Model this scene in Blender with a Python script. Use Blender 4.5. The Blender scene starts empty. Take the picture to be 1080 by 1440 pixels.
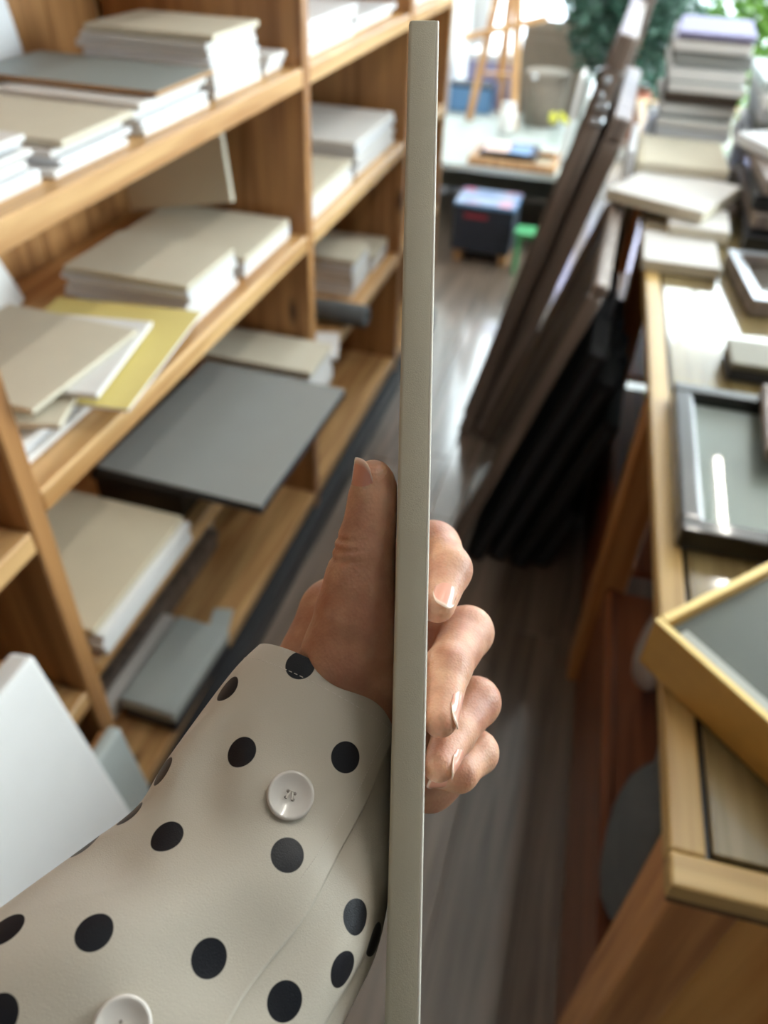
import bpy, bmesh, math, random
import numpy as np
from mathutils import Vector, Matrix

# ------------------------------------------------------------------ camera
SC = bpy.context.scene
COL = SC.collection
RM = np.array([[0.9587, 0.2090, -0.1938], [0.2828, -0.6112, 0.7392], [0.0351, -0.7630, -0.6450]])
for _k in range(3):                                   # keep it exactly orthonormal
    for _j in range(_k):
        RM[_k] -= RM[_k].dot(RM[_j]) * RM[_j]
    RM[_k] /= np.linalg.norm(RM[_k])
EYE = np.array([0.0, 0.0, 1.45])
FPX = 1073.0
cam_d = bpy.data.cameras.new('camera')
cam_d.sensor_fit = 'VERTICAL'; cam_d.sensor_height = 24.0
cam_d.lens = FPX / 1440 * 24.0
cam_d.clip_start = 0.01; cam_d.clip_end = 200
cam_d.dof.use_dof = True; cam_d.dof.focus_distance = 0.245; cam_d.dof.aperture_fstop = 5.6
cam = bpy.data.objects.new('camera', cam_d); COL.objects.link(cam)
_r, _u, _b = RM @ np.array([1, 0, 0]), RM @ np.array([0, -1, 0]), RM @ np.array([0, 0, -1])
cam.matrix_world = Matrix([[_r[i], _u[i], _b[i], EYE[i]] for i in range(3)] + [[0, 0, 0, 1]])
SC.camera = cam

# ------------------------------------------------------------------ world, exposure
W = bpy.data.worlds.new('overcast_sky'); SC.world = W; W.use_nodes = True
_nt = W.node_tree; _bg = _nt.nodes['Background']
_bg.inputs[0].default_value = (0.90, 0.95, 1.0, 1); _bg.inputs[1].default_value = 9.0
SC.view_settings.view_transform = 'Standard'; SC.view_settings.look = 'None'
SC.view_settings.gamma = 1.0; SC.view_settings.use_curve_mapping = False
SC.view_settings.exposure = 0.7
try:
    SC.cycles.use_denoising = True
except Exception:
    pass
LAMP_W = 62.0

# ------------------------------------------------------------------ materials
def srgb(r, g, b):
    f = lambda c: (c / 255 / 12.92) if c / 255 <= .04045 else ((c / 255 + .055) / 1.055) ** 2.4
    return (f(r), f(g), f(b), 1)

def new_mat(name):
    m = bpy.data.materials.new(name); m.use_nodes = True
    return m, m.node_tree, m.node_tree.nodes['Principled BSDF']

def N(nt, typ, **kw):
    n = nt.nodes.new(typ)
    for k, v in kw.items(): setattr(n, k, v)
    return n

def plain(name, col, rough=.6, var=.08, scale=30, bump=0.0, bscale=400, coat=0.0, metal=0.0, spec=.5):
    m, nt, b = new_mat(name)
    tc = N(nt, 'ShaderNodeTexCoord')
    no = N(nt, 'ShaderNodeTexNoise'); no.inputs['Scale'].default_value = scale; no.inputs['Detail'].default_value = 4
    nt.links.new(tc.outputs['Object'], no.inputs['Vector'])
    mx = N(nt, 'ShaderNodeMix', data_type='RGBA')
    mx.inputs[6].default_value = tuple(c * (1 - var) for c in col[:3]) + (1,)
    mx.inputs[7].default_value = tuple(min(1, c * (1 + var)) for c in col[:3]) + (1,)
    nt.links.new(no.outputs[0], mx.inputs[0]); nt.links.new(mx.outputs[2], b.inputs['Base Color'])
    b.inputs['Roughness'].default_value = rough; b.inputs['Metallic'].default_value = metal
    b.inputs['Coat Weight'].default_value = coat; b.inputs['Coat Roughness'].default_value = .05
    b.inputs['Specular IOR Level'].default_value = spec
    if bump:
        n2 = N(nt, 'ShaderNodeTexNoise'); n2.inputs['Scale'].default_value = bscale
        nt.links.new(tc.outputs['Object'], n2.inputs['Vector'])
        bp = N(nt, 'ShaderNodeBump'); bp.inputs['Strength'].default_value = bump; bp.inputs['Distance'].default_value = .001
        nt.links.new(n2.outputs[0], bp.inputs['Height']); nt.links.new(bp.outputs[0], b.inputs['Normal'])
    return m

def wood(name, dark, light, axis='Y', rough=.45, coat=.15, knots=True, gs=1.0, cr_=.25):
    m, nt, b = new_mat(name)
    tc = N(nt, 'ShaderNodeTexCoord'); mp = N(nt, 'ShaderNodeMapping')
    oi = N(nt, 'ShaderNodeObjectInfo')
    sc = {'X': (2.0, 38, 38), 'Y': (38, 2.0, 38), 'Z': (38, 38, 2.0)}[axis]
    mp.inputs['Scale'].default_value = tuple(s * gs for s in sc)
    mad = N(nt, 'ShaderNodeVectorMath', operation='ADD')
    sep = N(nt, 'ShaderNodeCombineXYZ'); mul = N(nt, 'ShaderNodeMath', operation='MULTIPLY'); mul.inputs[1].default_value = 40
    nt.links.new(oi.outputs['Random'], mul.inputs[0])
    for k in range(3): nt.links.new(mul.outputs[0], sep.inputs[k])
    nt.links.new(tc.outputs['Object'], mad.inputs[0]); nt.links.new(sep.outputs[0], mad.inputs[1])
    nt.links.new(mad.outputs[0], mp.inputs['Vector'])
    no = N(nt, 'ShaderNodeTexNoise'); no.inputs['Scale'].default_value = 1.0; no.inputs['Detail'].default_value = 6
    no.inputs['Distortion'].default_value = .6
    nt.links.new(mp.outputs[0], no.inputs['Vector'])
    cr = N(nt, 'ShaderNodeValToRGB'); e = cr.color_ramp.elements
    e[0].position = .36; e[0].color = dark; e[1].position = .64; e[1].color = light
    nt.links.new(no.outputs[0], cr.inputs[0])
    last = cr.outputs[0]
    if knots:
        mp2 = N(nt, 'ShaderNodeMapping')
        s2 = {'X': (3.5, 11, 11), 'Y': (11, 3.5, 11), 'Z': (11, 11, 3.5)}[axis]
        mp2.inputs['Scale'].default_value = s2
        nt.links.new(mad.outputs[0], mp2.inputs['Vector'])
        vo = N(nt, 'ShaderNodeTexVoronoi'); vo.inputs['Scale'].default_value = 1.0
        nt.links.new(mp2.outputs[0], vo.inputs['Vector'])
        rr = N(nt, 'ShaderNodeValToRGB'); q = rr.color_ramp.elements
        q[0].position = .05; q[0].color = (1, 1, 1, 1); q[1].position = .16; q[1].color = (0, 0, 0, 1)
        nt.links.new(vo.outputs['Distance'], rr.inputs[0])
        mx = N(nt, 'ShaderNodeMix', data_type='RGBA')
        mx.inputs[7].default_value = tuple(c * .35 for c in dark[:3]) + (1,)
        nt.links.new(rr.outputs[0], mx.inputs[0]); nt.links.new(last, mx.inputs[6]); last = mx.outputs[2]
    nt.links.new(last, b.inputs['Base Color'])
    b.inputs['Roughness'].default_value = rough; b.inputs['Coat Weight'].default_value = coat; b.inputs['Coat Roughness'].default_value = cr_
    bp = N(nt, 'ShaderNodeBump'); bp.inputs['Strength'].default_value = .15; bp.inputs['Distance'].default_value = .001
    nt.links.new(no.outputs[0], bp.inputs['Height']); nt.links.new(bp.outputs[0], b.inputs['Normal'])
    return m

def glass_thin(name, tint=(.93, .97, .96, 1), base=.04):
    m = bpy.data.materials.new(name); m.use_nodes = True; nt = m.node_tree
    nt.nodes.clear()
    out = N(nt, 'ShaderNodeOutputMaterial'); tr = N(nt, 'ShaderNodeBsdfTransparent'); gl = N(nt, 'ShaderNodeBsdfGlossy')
    tr.inputs[0].default_value = tint; gl.inputs['Roughness'].default_value = .02
    lw = N(nt, 'ShaderNodeFresnel'); lw.inputs[0].default_value = 1.45
    mx = N(nt, 'ShaderNodeMixShader')
    ge = N(nt, 'ShaderNodeNewGeometry'); iv = N(nt, 'ShaderNodeMath', operation='SUBTRACT'); iv.inputs[0].default_value = 1.0
    ml = N(nt, 'ShaderNodeMath', operation='MULTIPLY'); nt.links.new(ge.outputs['Backfacing'], iv.inputs[1])
    nt.links.new(iv.outputs[0], ml.inputs[0]); nt.links.new(lw.outputs[0], ml.inputs[1])
    nt.links.new(ml.outputs[0], mx.inputs[0]); nt.links.new(tr.outputs[0], mx.inputs[1]); nt.links.new(gl.outputs[0], mx.inputs[2])
    nt.links.new(mx.outputs[0], out.inputs[0])
    return m

def emit(name, col, s):
    m = bpy.data.materials.new(name); m.use_nodes = True; nt = m.node_tree; nt.nodes.clear()
    o = N(nt, 'ShaderNodeOutputMaterial'); e = N(nt, 'ShaderNodeEmission')
    e.inputs[0].default_value = col; e.inputs[1].default_value = s
    nt.links.new(e.outputs[0], o.inputs[0]); return m

M = {}
M['pine_y'] = wood('pine_along', srgb(176, 128, 76), srgb(222, 180, 124), 'Y')
M['pine_x'] = wood('pine_across', srgb(176, 128, 76), srgb(222, 180, 124), 'X')
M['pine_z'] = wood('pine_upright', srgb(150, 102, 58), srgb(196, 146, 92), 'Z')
M['oak_y'] = wood('oak_rail', srgb(176, 140, 80), srgb(214, 180, 116), 'Y', coat=.3, knots=False)
M['oak_x'] = wood('oak_rail_cross', srgb(176, 140, 80), srgb(214, 180, 116), 'X', coat=.3, knots=False)
M['brown_z'] = wood('counter_leg_wood', srgb(164, 104, 54), srgb(214, 154, 92), 'Z', coat=.2, knots=False)
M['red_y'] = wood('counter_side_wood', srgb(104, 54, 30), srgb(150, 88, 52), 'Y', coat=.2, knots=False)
M['honey_z'] = wood('honey_panel_wood', srgb(208, 138, 58), srgb(236, 176, 96), 'Z', coat=.2, knots=False, gs=.6)
M['inlay'] = wood('counter_inlay_veneer', srgb(120, 104, 68), srgb(150, 132, 92), 'Y', rough=.25, coat=1.0, knots=False, cr_=.06)
M['gold'] = plain('gold_paint', srgb(196, 150, 74), .42, .10, 60, .2, 500, metal=.25)
M['gold_edge'] = plain('gold_edge', srgb(240, 210, 140), .35, .06, 60, metal=.2)
M['black'] = plain('black_lacquer', srgb(22, 24, 27), .28, .1, 20, coat=.4)
M['darkgrey'] = plain('dark_grey_board', srgb(146, 148, 145), .55, .05, 18, .25, 900)
M['black_matt'] = plain('filler_black', srgb(20, 23, 28), .7, .15, 40)
M['darkedge'] = plain('charcoal_edge', srgb(52, 54, 60), .6, .1)
M['greyboard'] = plain('grey_board', srgb(150, 158, 156), .5, .05)
M['kraft'] = plain('kraft_edge', srgb(170, 130, 86), .7, .1)
M['white'] = plain('primed_canvas_white', srgb(232, 230, 228), .75, .03, 25, .35, 1500)
M['white2'] = plain('primed_canvas_cool', srgb(226, 228, 232), .75, .03, 25, .35, 1500)
M['cream'] = plain('primed_canvas_cream', srgb(214, 206, 186), .75, .04, 25, .35, 1500)
M['beige'] = plain('raw_canvas_beige', srgb(206, 194, 168), .8, .04, 25, .4, 1500)
M['grey_cool'] = plain('pale_grey_card', srgb(188, 196, 194), .6, .04)
M['yellow'] = plain('yellow_board', srgb(226, 208, 132), .6, .04)
M['pink'] = plain('pink_paper', srgb(226, 196, 186), .7, .04)
M['blue'] = plain('blue_plastic', srgb(96, 140, 186), .4, .1)
M['navy'] = plain('navy_box_card', srgb(34, 44, 60), .5, .15, 10)
M['green'] = plain('green_plastic', srgb(78, 170, 112), .35, .08)
M['darkbrown'] = wood('dark_frame_wood', srgb(110, 97, 90), srgb(152, 137, 127), 'Z', rough=.5, coat=.08, knots=False)
M['umber'] = plain('umber_backboard', srgb(98, 84, 76), .5, .1)
M['greyglaze'] = plain('glazed_grey_print', srgb(120, 122, 120), .2, .25, 5, coat=.9)
M['terracotta'] = plain('terracotta', srgb(164, 104, 82), .8, .1)
M['leaf'] = plain('leaf_green', srgb(52, 88, 72), .45, .35, 25)
M['leaf2'] = plain('leaf_bright', srgb(120, 168, 70), .5, .35, 25)
M['rubber'] = plain('black_kick_strip', srgb(44, 46, 50), .5, .1)
M['plaster'] = plain('wall_plaster', srgb(206, 206, 204), .9, .04, 6)
M['backwall'] = plain('brown_grey_paint', srgb(96, 88, 80), .9, .05, 6)
M['ceil'] = plain('ceiling_paint', srgb(186, 186, 184), .9, .03, 6)
M['alu'] = plain('aluminium', srgb(176, 180, 186), .3, .05, metal=.8)
M['steel'] = plain('grey_steel_pole', srgb(140, 140, 142), .35, .06, metal=.6)
M['pane'] = glass_thin('window_glass')
M['frameglass'] = glass_thin('picture_glass', (.92, .935, .925, 1))
M['tube'] = emit('fluorescent_tube', (1.0, .95, .86, 1), LAMP_W)
M['paving'] = plain('outdoor_paving', srgb(186, 186, 190), .85, .1, 3)
M['lilac'] = plain('distant_lilac_facade', srgb(160, 158, 196), .8, .1, 2)
M['cloth'] = plain('charcoal_cloth', srgb(96, 100, 102), .9, .25, 30, .5, 300)
M['plastic'] = plain('crumpled_clear_plastic', srgb(196, 190, 188), .25, .1)
M['button'] = plain('button_plastic', srgb(212, 204, 196), .22, .03, 60, coat=.5)
M['thread'] = plain('white_thread', srgb(214, 206, 196), .8, .04)
M['hole'] = plain('thread_shadow_grey', srgb(150, 140, 134), .8, .04)
M['boardcore'] = plain('board_side_canvas', srgb(194, 187, 167), .7, .03, 40, .12, 2600)
M['boardface'] = plain('board_face_highlight', srgb(236, 230, 216), .7, .03, 40, .12, 2600)
M['basket'] = plain('woven_rattan', srgb(132, 122, 110), .8, .25, 60, .6, 200)
M['olive'] = plain('olive_card', srgb(122, 116, 96), .5, .06)
M['shadowboard'] = plain('grey_green_board', srgb(104, 106, 98), .7, .06)
M['plyedge'] = plain('chipped_ply_edge', srgb(104, 78, 54), .8, .5, 90, .6, 120)
M['easel'] = wood('easel_wood', srgb(178, 130, 84), srgb(214, 172, 124), 'Z', knots=False)
M['smoke'] = plain('grey_reflection_card', srgb(104, 104, 98), .35, .08, 8, coat=.5)
M['sage'] = plain('sage_print_reflection', srgb(166, 172, 166), .4, .06, 8)  # print tone also paints the ceiling reflection in the glass
M['glossy_card'] = plain('dark_print_card', srgb(60, 62, 70), .3, .3, 14, coat=.4)
# floor planks: grey brown laminate
M['plank'] = wood('laminate_plank', srgb(104, 90, 79), srgb(136, 120, 107), 'Y', rough=.3, coat=1.0, knots=False, cr_=.11)
M['subfloor'] = plain('joint_dark', srgb(48, 44, 42), .9)

# ------------------------------------------------------------------ builders
def tag(o, label=None, cat=None, group=None, kind=None):
    if label: o['label'] = label
    if cat: o['category'] = cat
    if group: o['group'] = group
    if kind: o['kind'] = kind
    return o

def thing(name, label, cat, loc=(0, 0, 0), rz=0.0, group=None, kind=None):
    o = bpy.data.objects.new(name, None); COL.objects.link(o)
    o.empty_display_size = .05
    o.location = loc; o.rotation_euler = (0, 0, rz)
    return tag(o, label, cat, group, kind)

def link(name, me, mat, parent=None, smooth=False):
    o = bpy.data.objects.new(name, me); COL.objects.link(o)
    for m in (mat if isinstance(mat, (list, tuple)) else [mat]): me.materials.append(m)
    if smooth:
        for p in me.polygons: p.use_smooth = True
    if parent is not None: o.parent = parent
    return o

def bm_box(bm, x0, x1, y0, y1, z0, z1, bev=0.0, seg=1, mat=0, xf=None):
    r = bmesh.ops.create_cube(bm, size=1.0)
    vs = r['verts']
    for v in vs:
        v.co = Vector(((x0 + x1) / 2 + v.co.x * (x1 - x0), (y0 + y1) / 2 + v.co.y * (y1 - y0), (z0 + z1) / 2 + v.co.z * (z1 - z0)))
    fs = set(f for v in vs for f in v.link_faces)
    if bev:
        es = set(e for v in vs for e in v.link_edges)
        rr = bmesh.ops.bevel(bm, geom=list(es), offset=bev, segments=seg, profile=.5, affect='EDGES')
        fs = set(rr['faces']) | set(f for v in rr['verts'] for f in v.link_faces)
        vs = list(set(v for f in fs for v in f.verts))
    for f in fs:
        if f.is_valid: f.material_index = mat
    if xf is not None:
        for v in vs: v.co = xf @ v.co
    return vs

def mesh_of(bm, name):
    bmesh.ops.recalc_face_normals(bm, faces=bm.faces)
    me = bpy.data.meshes.new(name); bm.to_mesh(me); bm.free(); return me

def box(name, dims, mat, parent=None, bev=.002, seg=1, xf=None, smooth=False):
    bm = bmesh.new(); bm_box(bm, *dims, bev=bev, seg=seg, xf=xf)
    return link(name, mesh_of(bm, name), mat, parent, smooth)

def beam(name, a, b, w, t, mat, parent=None, up=(0, 0, 1), bev=.002):
    """rectangular bar from a to b"""
    a, b = Vector(a), Vector(b); d = (b - a); L = d.length; d.normalize()
    upv = Vector(up)
    s = d.cross(upv)
    if s.length < 1e-4: s = d.cross(Vector((1, 0, 0)))
    s.normalize(); u = s.cross(d)
    xf = Matrix([[s[i], d[i], u[i], a[i]] for i in range(3)] + [[0, 0, 0, 1]])
    return box(name, (-w / 2, w / 2, 0, L, -t / 2, t / 2), mat, parent, bev, xf=xf)

def lathe(bm, prof, seg=24, c=(0, 0, 0), ax=None):
    rings = []
    for r, z in prof:
        ring = []
        for k in range(seg):
            a = 2 * math.pi * k / seg
            p = Vector((r * math.cos(a), r * math.sin(a), z))
            if ax is not None: p = ax @ p
            ring.append(bm.verts.new(p + Vector(c)))
        rings.append(ring)
    for i in range(len(rings) - 1):
        for k in range(seg):
            bm.faces.new((rings[i][k], rings[i][(k + 1) % seg], rings[i + 1][(k + 1) % seg], rings[i + 1][k]))
    bm.faces.new(rings[0]); bm.faces.new(rings[-1])

def lathe_obj(name, prof, mat, parent=None, seg=24, c=(0, 0, 0), ax=None):
    bm = bmesh.new(); lathe(bm, prof, seg, c, ax)
    return link(name, mesh_of(bm, name), mat, parent, True)

ORD = ['topmost', 'second', 'third', 'fourth', 'fifth', 'sixth', 'seventh', 'eighth', 'ninth', 'tenth']

# ------------------------------------------------------------------ the room
RX0, RX1, RY0, RY1, RZ1 = -1.06, 2.7, -1.6, 5.7, 3.0
fl = box('floor', (RX0 - .1, RX1 + .1, RY0 - .1, RY1 + .1, -.12, -.012), M['subfloor'], bev=0); tag(fl, kind='structure')
rng = random.Random(4)
pw = .142
plank_me = {}
xk = 0; x = -1.02
while x < RX1 - .02:
    y = -1.55 - rng.random() * .9
    while y < RY1:
        y0, y1 = max(y, RY0), min(y + 1.2, RY1)
        if y1 - y0 > .1:
            key = round(y1 - y0, 2)
            if key not in plank_me:
                bm = bmesh.new(); bm_box(bm, 0, pw - .0016, 0, key - .002, -.012, 0, bev=.0012)
                plank_me[key] = mesh_of(bm, 'plank'); plank_me[key].materials.append(M['plank'])
            o = bpy.data.objects.new('plank', plank_me[key]); COL.objects.link(o); o.parent = fl; o.location = (x, y0, 0)
        y += 1.2
    x += pw
tag(box('wall_left', (RX0 - .12, RX0, RY0, RY1, -.012, RZ1), M['plaster'], bev=0), kind='structure')
tag(box('wall_back', (RX0, RX1, RY0 - .12, RY0, -.012, RZ1), M['backwall'], bev=0), kind='structure')
tag(box('ceiling', (RX0 - .12, RX1 + .12, RY0 - .12, RY1 + .12, RZ1, RZ1 + .1), M['ceil'], bev=0), kind='structure')
def wall_with_opening(name, horiz, fixed, th, a0, a1, o0, o1, z0, z1):
    bm = bmesh.new()
    def add(p0, p1, q0, q1):
        if p1 - p0 < 1e-4 or q1 - q0 < 1e-4: return
        if horiz: bm_box(bm, p0, p1, fixed, fixed + th, q0, q1)
        else: bm_box(bm, fixed, fixed + th, p0, p1, q0, q1)
    add(a0, o0, -.012, RZ1); add(o1, a1, -.012, RZ1); add(o0, o1, -.012, z0); add(o0, o1, z1, RZ1)
    return tag(link(name, mesh_of(bm, name), M['plaster']), kind='structure')
FW = (-.96, 2.5, .12, 2.9)       # far shop window: x0 x1 z0 z1
RW = (1.2, 5.3, .95, 2.7)         # right side windows: y0 y1 z0 z1
wall_with_opening('wall_far', True, RY1, .12, RX0, RX1, FW[0], FW[1], FW[2], FW[3])
wall_with_opening('wall_right', False, RX1, .12, RY0, RY1, RW[0], RW[1], RW[2], RW[3])
w1 = thing('window_1', None, None, (0, RY1 + .04, 0), kind='structure')
def bars(parent, segs):
    for s in segs: box('window_frame', s, M['alu'], parent, .003)
xs = [FW[0], -.1, .76, 1.62, FW[1]]
bars(w1, [(FW[0], FW[1], 0, .05, FW[2], FW[2] + .06), (FW[0], FW[1], 0, .05, FW[3] - .06, FW[3])] +
     [(max(FW[0], a - .025), min(FW[1], a + .025), 0, .05, FW[2] + .06, FW[3] - .06) for a in xs])
for a, b in zip(xs, xs[1:]):
    box('window_pane', (a + .026, b - .026, .02, .026, FW[2] + .061, FW[3] - .061), M['pane'], w1, 0)
w2 = thing('window_2', None, None, (RX1 + .04, 0, 0), kind='structure')
ys = [RW[0], 2.55, 3.9, RW[1]]
bars(w2, [(0, .05, RW[0], RW[1], RW[2], RW[2] + .06), (0, .05, RW[0], RW[1], RW[3] - .06, RW[3])] +
     [(0, .05, max(RW[0], a - .025), min(RW[1], a + .025), RW[2] + .06, RW[3] - .06) for a in ys])
for a, b in zip(ys, ys[1:]):
    box('window_pane', (.02, .026, a + .026, b - .026, RW[2] + .061, RW[3] - .061), M['pane'], w2, 0)
# daylight sampling through the openings (portals give no light of their own)
def portal(name, loc, rot, sx, sy):
    d = bpy.data.lights.new(name, 'AREA'); d.shape = 'RECTANGLE'; d.size = sx; d.size_y = sy
    d.cycles.is_portal = True
    o = bpy.data.objects.new(name, d); COL.objects.link(o); o.location = loc; o.rotation_euler = rot
portal('portal_far', ((FW[0] + FW[1]) / 2, RY1 + .13, (FW[2] + FW[3]) / 2), (-math.pi / 2, 0, 0), FW[1] - FW[0], FW[3] - FW[2])
portal('portal_right', (RX1 + .13, (RW[0] + RW[1]) / 2, (RW[2] + RW[3]) / 2), (0, math.pi / 2, 0), RW[3] - RW[2], RW[1] - RW[0])
# outside
tag(box('ground', (-9, 12, RY1 + .14, 22, -.2, -.1), M['paving'], bev=0), kind='structure')

# ceiling lamps (fluorescent battens, running along the aisle)
def batten(loc, label):
    t = thing('ceiling_lamp', label, 'lamp', loc, 0, 'fluorescent battens on the ceiling')
    box('housing', (-.05, .05, -.62, .62, .03, .09), M['ceil'], t, .006)
    for s in (-1, 1):
        box('end_cap', (-.045, .045, s * .60 - .02, s * .60 + .02, -.01, .03), M['ceil'], t, .004)
    ax = Matrix.Rotation(math.pi / 2, 3, 'X')
    lathe_obj('tube', [(.014, -.578), (.014, .578)], M['tube'], t, 12, (0, 0, .005), ax)
batten((1.0, 3.7, RZ1 - .09), 'long ceiling tube lamp over the far half of the counter')
batten((.62, 1.15, RZ1 - .09), 'long ceiling tube lamp over the near half of the counter')
batten((-.2, 4.3, RZ1 - .09), 'long ceiling tube lamp over the far part of the aisle')

# ------------------------------------------------------------------ shelving unit
SX, SB = -.60, -1.02            # front and back of the shelving
su = thing('shelving_unit', 'tall open pine shelving unit full of blank canvases along the left wall', 'shelf', (0, 0, 0))
UPR = [-.42, .565, 1.535, 2.335, 2.85]
for y in UPR:
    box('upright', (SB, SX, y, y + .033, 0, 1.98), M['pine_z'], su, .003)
LEV = [.13, .505, .838, 1.155, 1.50, 1.95]
for i in range(len(UPR) - 1):
    y0, y1 = UPR[i] + .0335, UPR[i + 1] - .0005
    lv = LEV if i else [.13, .475, .80, 1.155, 1.50, 1.95]
    for z in lv:
        box('shelf_board', (SB, SX - .001, y0, y1, z - .034, z), M['pine_y'], su, .003)
    k = 0; yy = y0
    while yy < y1 - .01:                                   # vertical back boards
        ye = min(yy + .155, y1)
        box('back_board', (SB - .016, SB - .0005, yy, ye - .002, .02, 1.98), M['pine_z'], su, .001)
        yy = ye
box('kick_strip', (SX - .02, SX + .022, UPR[0], 2.883, 0, .075), M['rubber'], su, .006)

# ---------------------------------------------------- canvases
def slab(name, dims, mat, label, cat, group=None, rz=0.0, bev=.0025, tilt=None, seg=2, edge=None):
    """a single stretched canvas / board; origin at the centre of its underside"""
    x0, x1, y0, y1, z0, z1 = dims
    cx, cy = (x0 + x1) / 2, (y0 + y1) / 2
    bm = bmesh.new(); bm_box(bm, x0 - cx, x1 - cx, y0 - cy, y1 - cy, 0, z1 - z0, bev=min(bev, (z1 - z0) * .3), seg=seg)
    mats = [mat]
    if edge is not None:
        mats.append(edge)
        for f in bm.faces:
            if abs(f.normal.z) < .6: f.material_index = 1
    me = mesh_of(bm, name)
    o = link(name, me, mats)
    o.location = (cx, cy, z0); o.rotation_euler = tilt if tilt is not None else (0, 0, rz)
    return tag(o, label, cat, group)

rs = random.Random(11)
def stack(xf, y0, y1, z0, depth, ts, where, mats, jx=.008, jy=.01, rzj=.02, cats='canvas', tops=None):
    z = z0 + .0005; n = len(ts)
    for i, t in enumerate(ts):
        k = n - 1 - i
        dx, dy = -abs(rs.gauss(0, jx)), rs.uniform(-jy, jy)
        if k == 0: lab = f'topmost canvas of {where}'
        elif i == 0: lab = f'lowest canvas of {where}'
        else: lab = f'{ORD[k]} canvas down in {where}'
        if tops and k < len(tops): mt = tops[k]
        else: mt = mats[i % len(mats)]
        slab('blank_canvas', (xf - depth + dx + rs.uniform(-.01, .01), xf + dx, y0 + dy + .011, y1 + dy - .011, z, z + t), mt, lab, cats,
             'blank canvases stacked on the shelves', rz=rs.uniform(-rzj, rzj))
        z += t + .0012
    return z
Wm = [M['white'], M['white2'], M['white']]
Z3, Z2, Z1, Z0 = LEV[3], LEV[2], LEV[1], LEV[0]
# third shelf, first bay
stack(-.622, .605, .78, Z3, .26, [.009, .009, .010, .008, .009, .008], 'the leftmost stack on the top shelf', Wm)
stack(-.622, .79, .975, Z3, .25, [.009, .008, .009, .009], 'the second stack from left, top shelf', Wm, tops=[M['cream']])
stack(-.622, .985, 1.205, Z3, .24, [.009, .010, .009, .009], 'the stack under the grey board', Wm, jy=.004, rzj=.008)
gb = slab('grey_board', (-.925, -.618, 1.03, 1.205, 1.1985, 1.2055), M['greyboard'], 'thin grey board with kraft edges lying on a stack on the top shelf', 'board', edge=M['kraft'], bev=.001)
stack(-.624, 1.215, 1.415, Z3, .23, [.010, .010, .011, .010, .010, .011, .010, .010], 'the tall stack right of the grey board', Wm, jx=.006, tops=[M['cream']])
stack(-.618, 1.428, 1.53, Z3, .2, [.009, .009, .009], 'the small top shelf stack against the upright', Wm, jy=.001, rzj=.004)
slab('leaning_canvas', (-.955, -.94, .88, 1.195, Z3, Z3 + .3), M['white2'], 'pale canvas leaning on the back boards behind the top shelf stacks', 'canvas', tilt=(0, -.15, 0)).location.z = Z3 + .003
# second shelf, first bay
stack(-.642, .602, .82, Z2, .24, [.010, .010, .009], 'the stack under the yellow board', Wm, rzj=.03, jy=.006)
yb = slab('yellow_board', (-.83, -.58, .73, 1.035, .8735, .8785), M['yellow'], 'pale yellow board lying askew under loose cream canvases', 'board', rz=math.radians(8), bev=.001, edge=M['white'])
for i, (cx, cy, rz, w, l, mt, lab) in enumerate([
        (-.745, .765, .30, .20, .25, 'cream', 'lowest loose cream canvas panel lying on the yellow board'),
        (-.715, .83, .18, .20, .22, 'white', 'middle loose white canvas panel lying on the yellow board'),
        (-.750, .790, -.04, .23, .24, 'cream', 'upper loose cream canvas panel lying on the yellow board')]):
    slab('loose_canvas_panel', (cx - w / 2, cx + w / 2, cy - l / 2, cy + l / 2, .880 + i * .011, .888 + i * .011), M[mt], lab, 'canvas', 'loose panels on the yellow board', rz=rz)
stack(-.632, 1.062, 1.265, Z2, .24, [.010, .010, .011, .010, .010, .010], 'the thick stack right of the yellow board', Wm, jx=.004, jy=.003, rzj=.01, tops=[M['cream']])
stack(-.628, 1.272, 1.522, Z2, .29, [.012, .012, .012], 'the wide low stack beside the upright', Wm, jy=.002, rzj=.006, tops=[M['cream']])
lc = slab('leaning_canvas', (-.97, -.73, 1.452, 1.466, 0, .21), M['cream'], 'cream canvas leaning against the upright on the middle shelf', 'canvas', tilt=(-.22, -.20, 0)); lc.location.z = Z2 + .064; lc.location.y -= .030; lc.location.x += .015
lw = slab('leaning_canvas', (-.935, -.923, .86, 1.05, 0, .17), M['white'], 'white canvas leaning at the back behind the loose cream panels', 'canvas', tilt=(0, -.35, .25)); lw.location.z = Z2 + .004
# first shelf, first bay
stack(-.588, .602, .905, Z1, .27, [.013, .014, .013, .013], 'the beige stack under the dark grey canvas', [M['white']], jx=.008, jy=.003, rzj=.006, tops=[M['beige']])
bx = thing('storage_box', 'black flat storage box under the dark grey canvas', 'box', (-.72, 1.12, Z1))
box('box_body', (-.09, .09, -.18, .18, .001, .05), M['black'], bx, .003)
box('box_lid', (-.094, .094, -.184, .184, .0505, .0715), M['black'], bx, .003)
slab('dark_grey_canvas', (-.785, -.455, .925, 1.345, .5795, .598), M['darkgrey'], 'large dark grey canvas jutting out over the shelf edge', 'canvas', edge=M['darkedge'], rz=-.03)
stack(-.54, 1.365, 1.53, Z1, .26, [.018, .018, .018, .018, .016], 'the small cream stack behind the dark grey canvas', [M['white']], jx=.003, jy=.0, rzj=.004, tops=[M['cream']])
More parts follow.
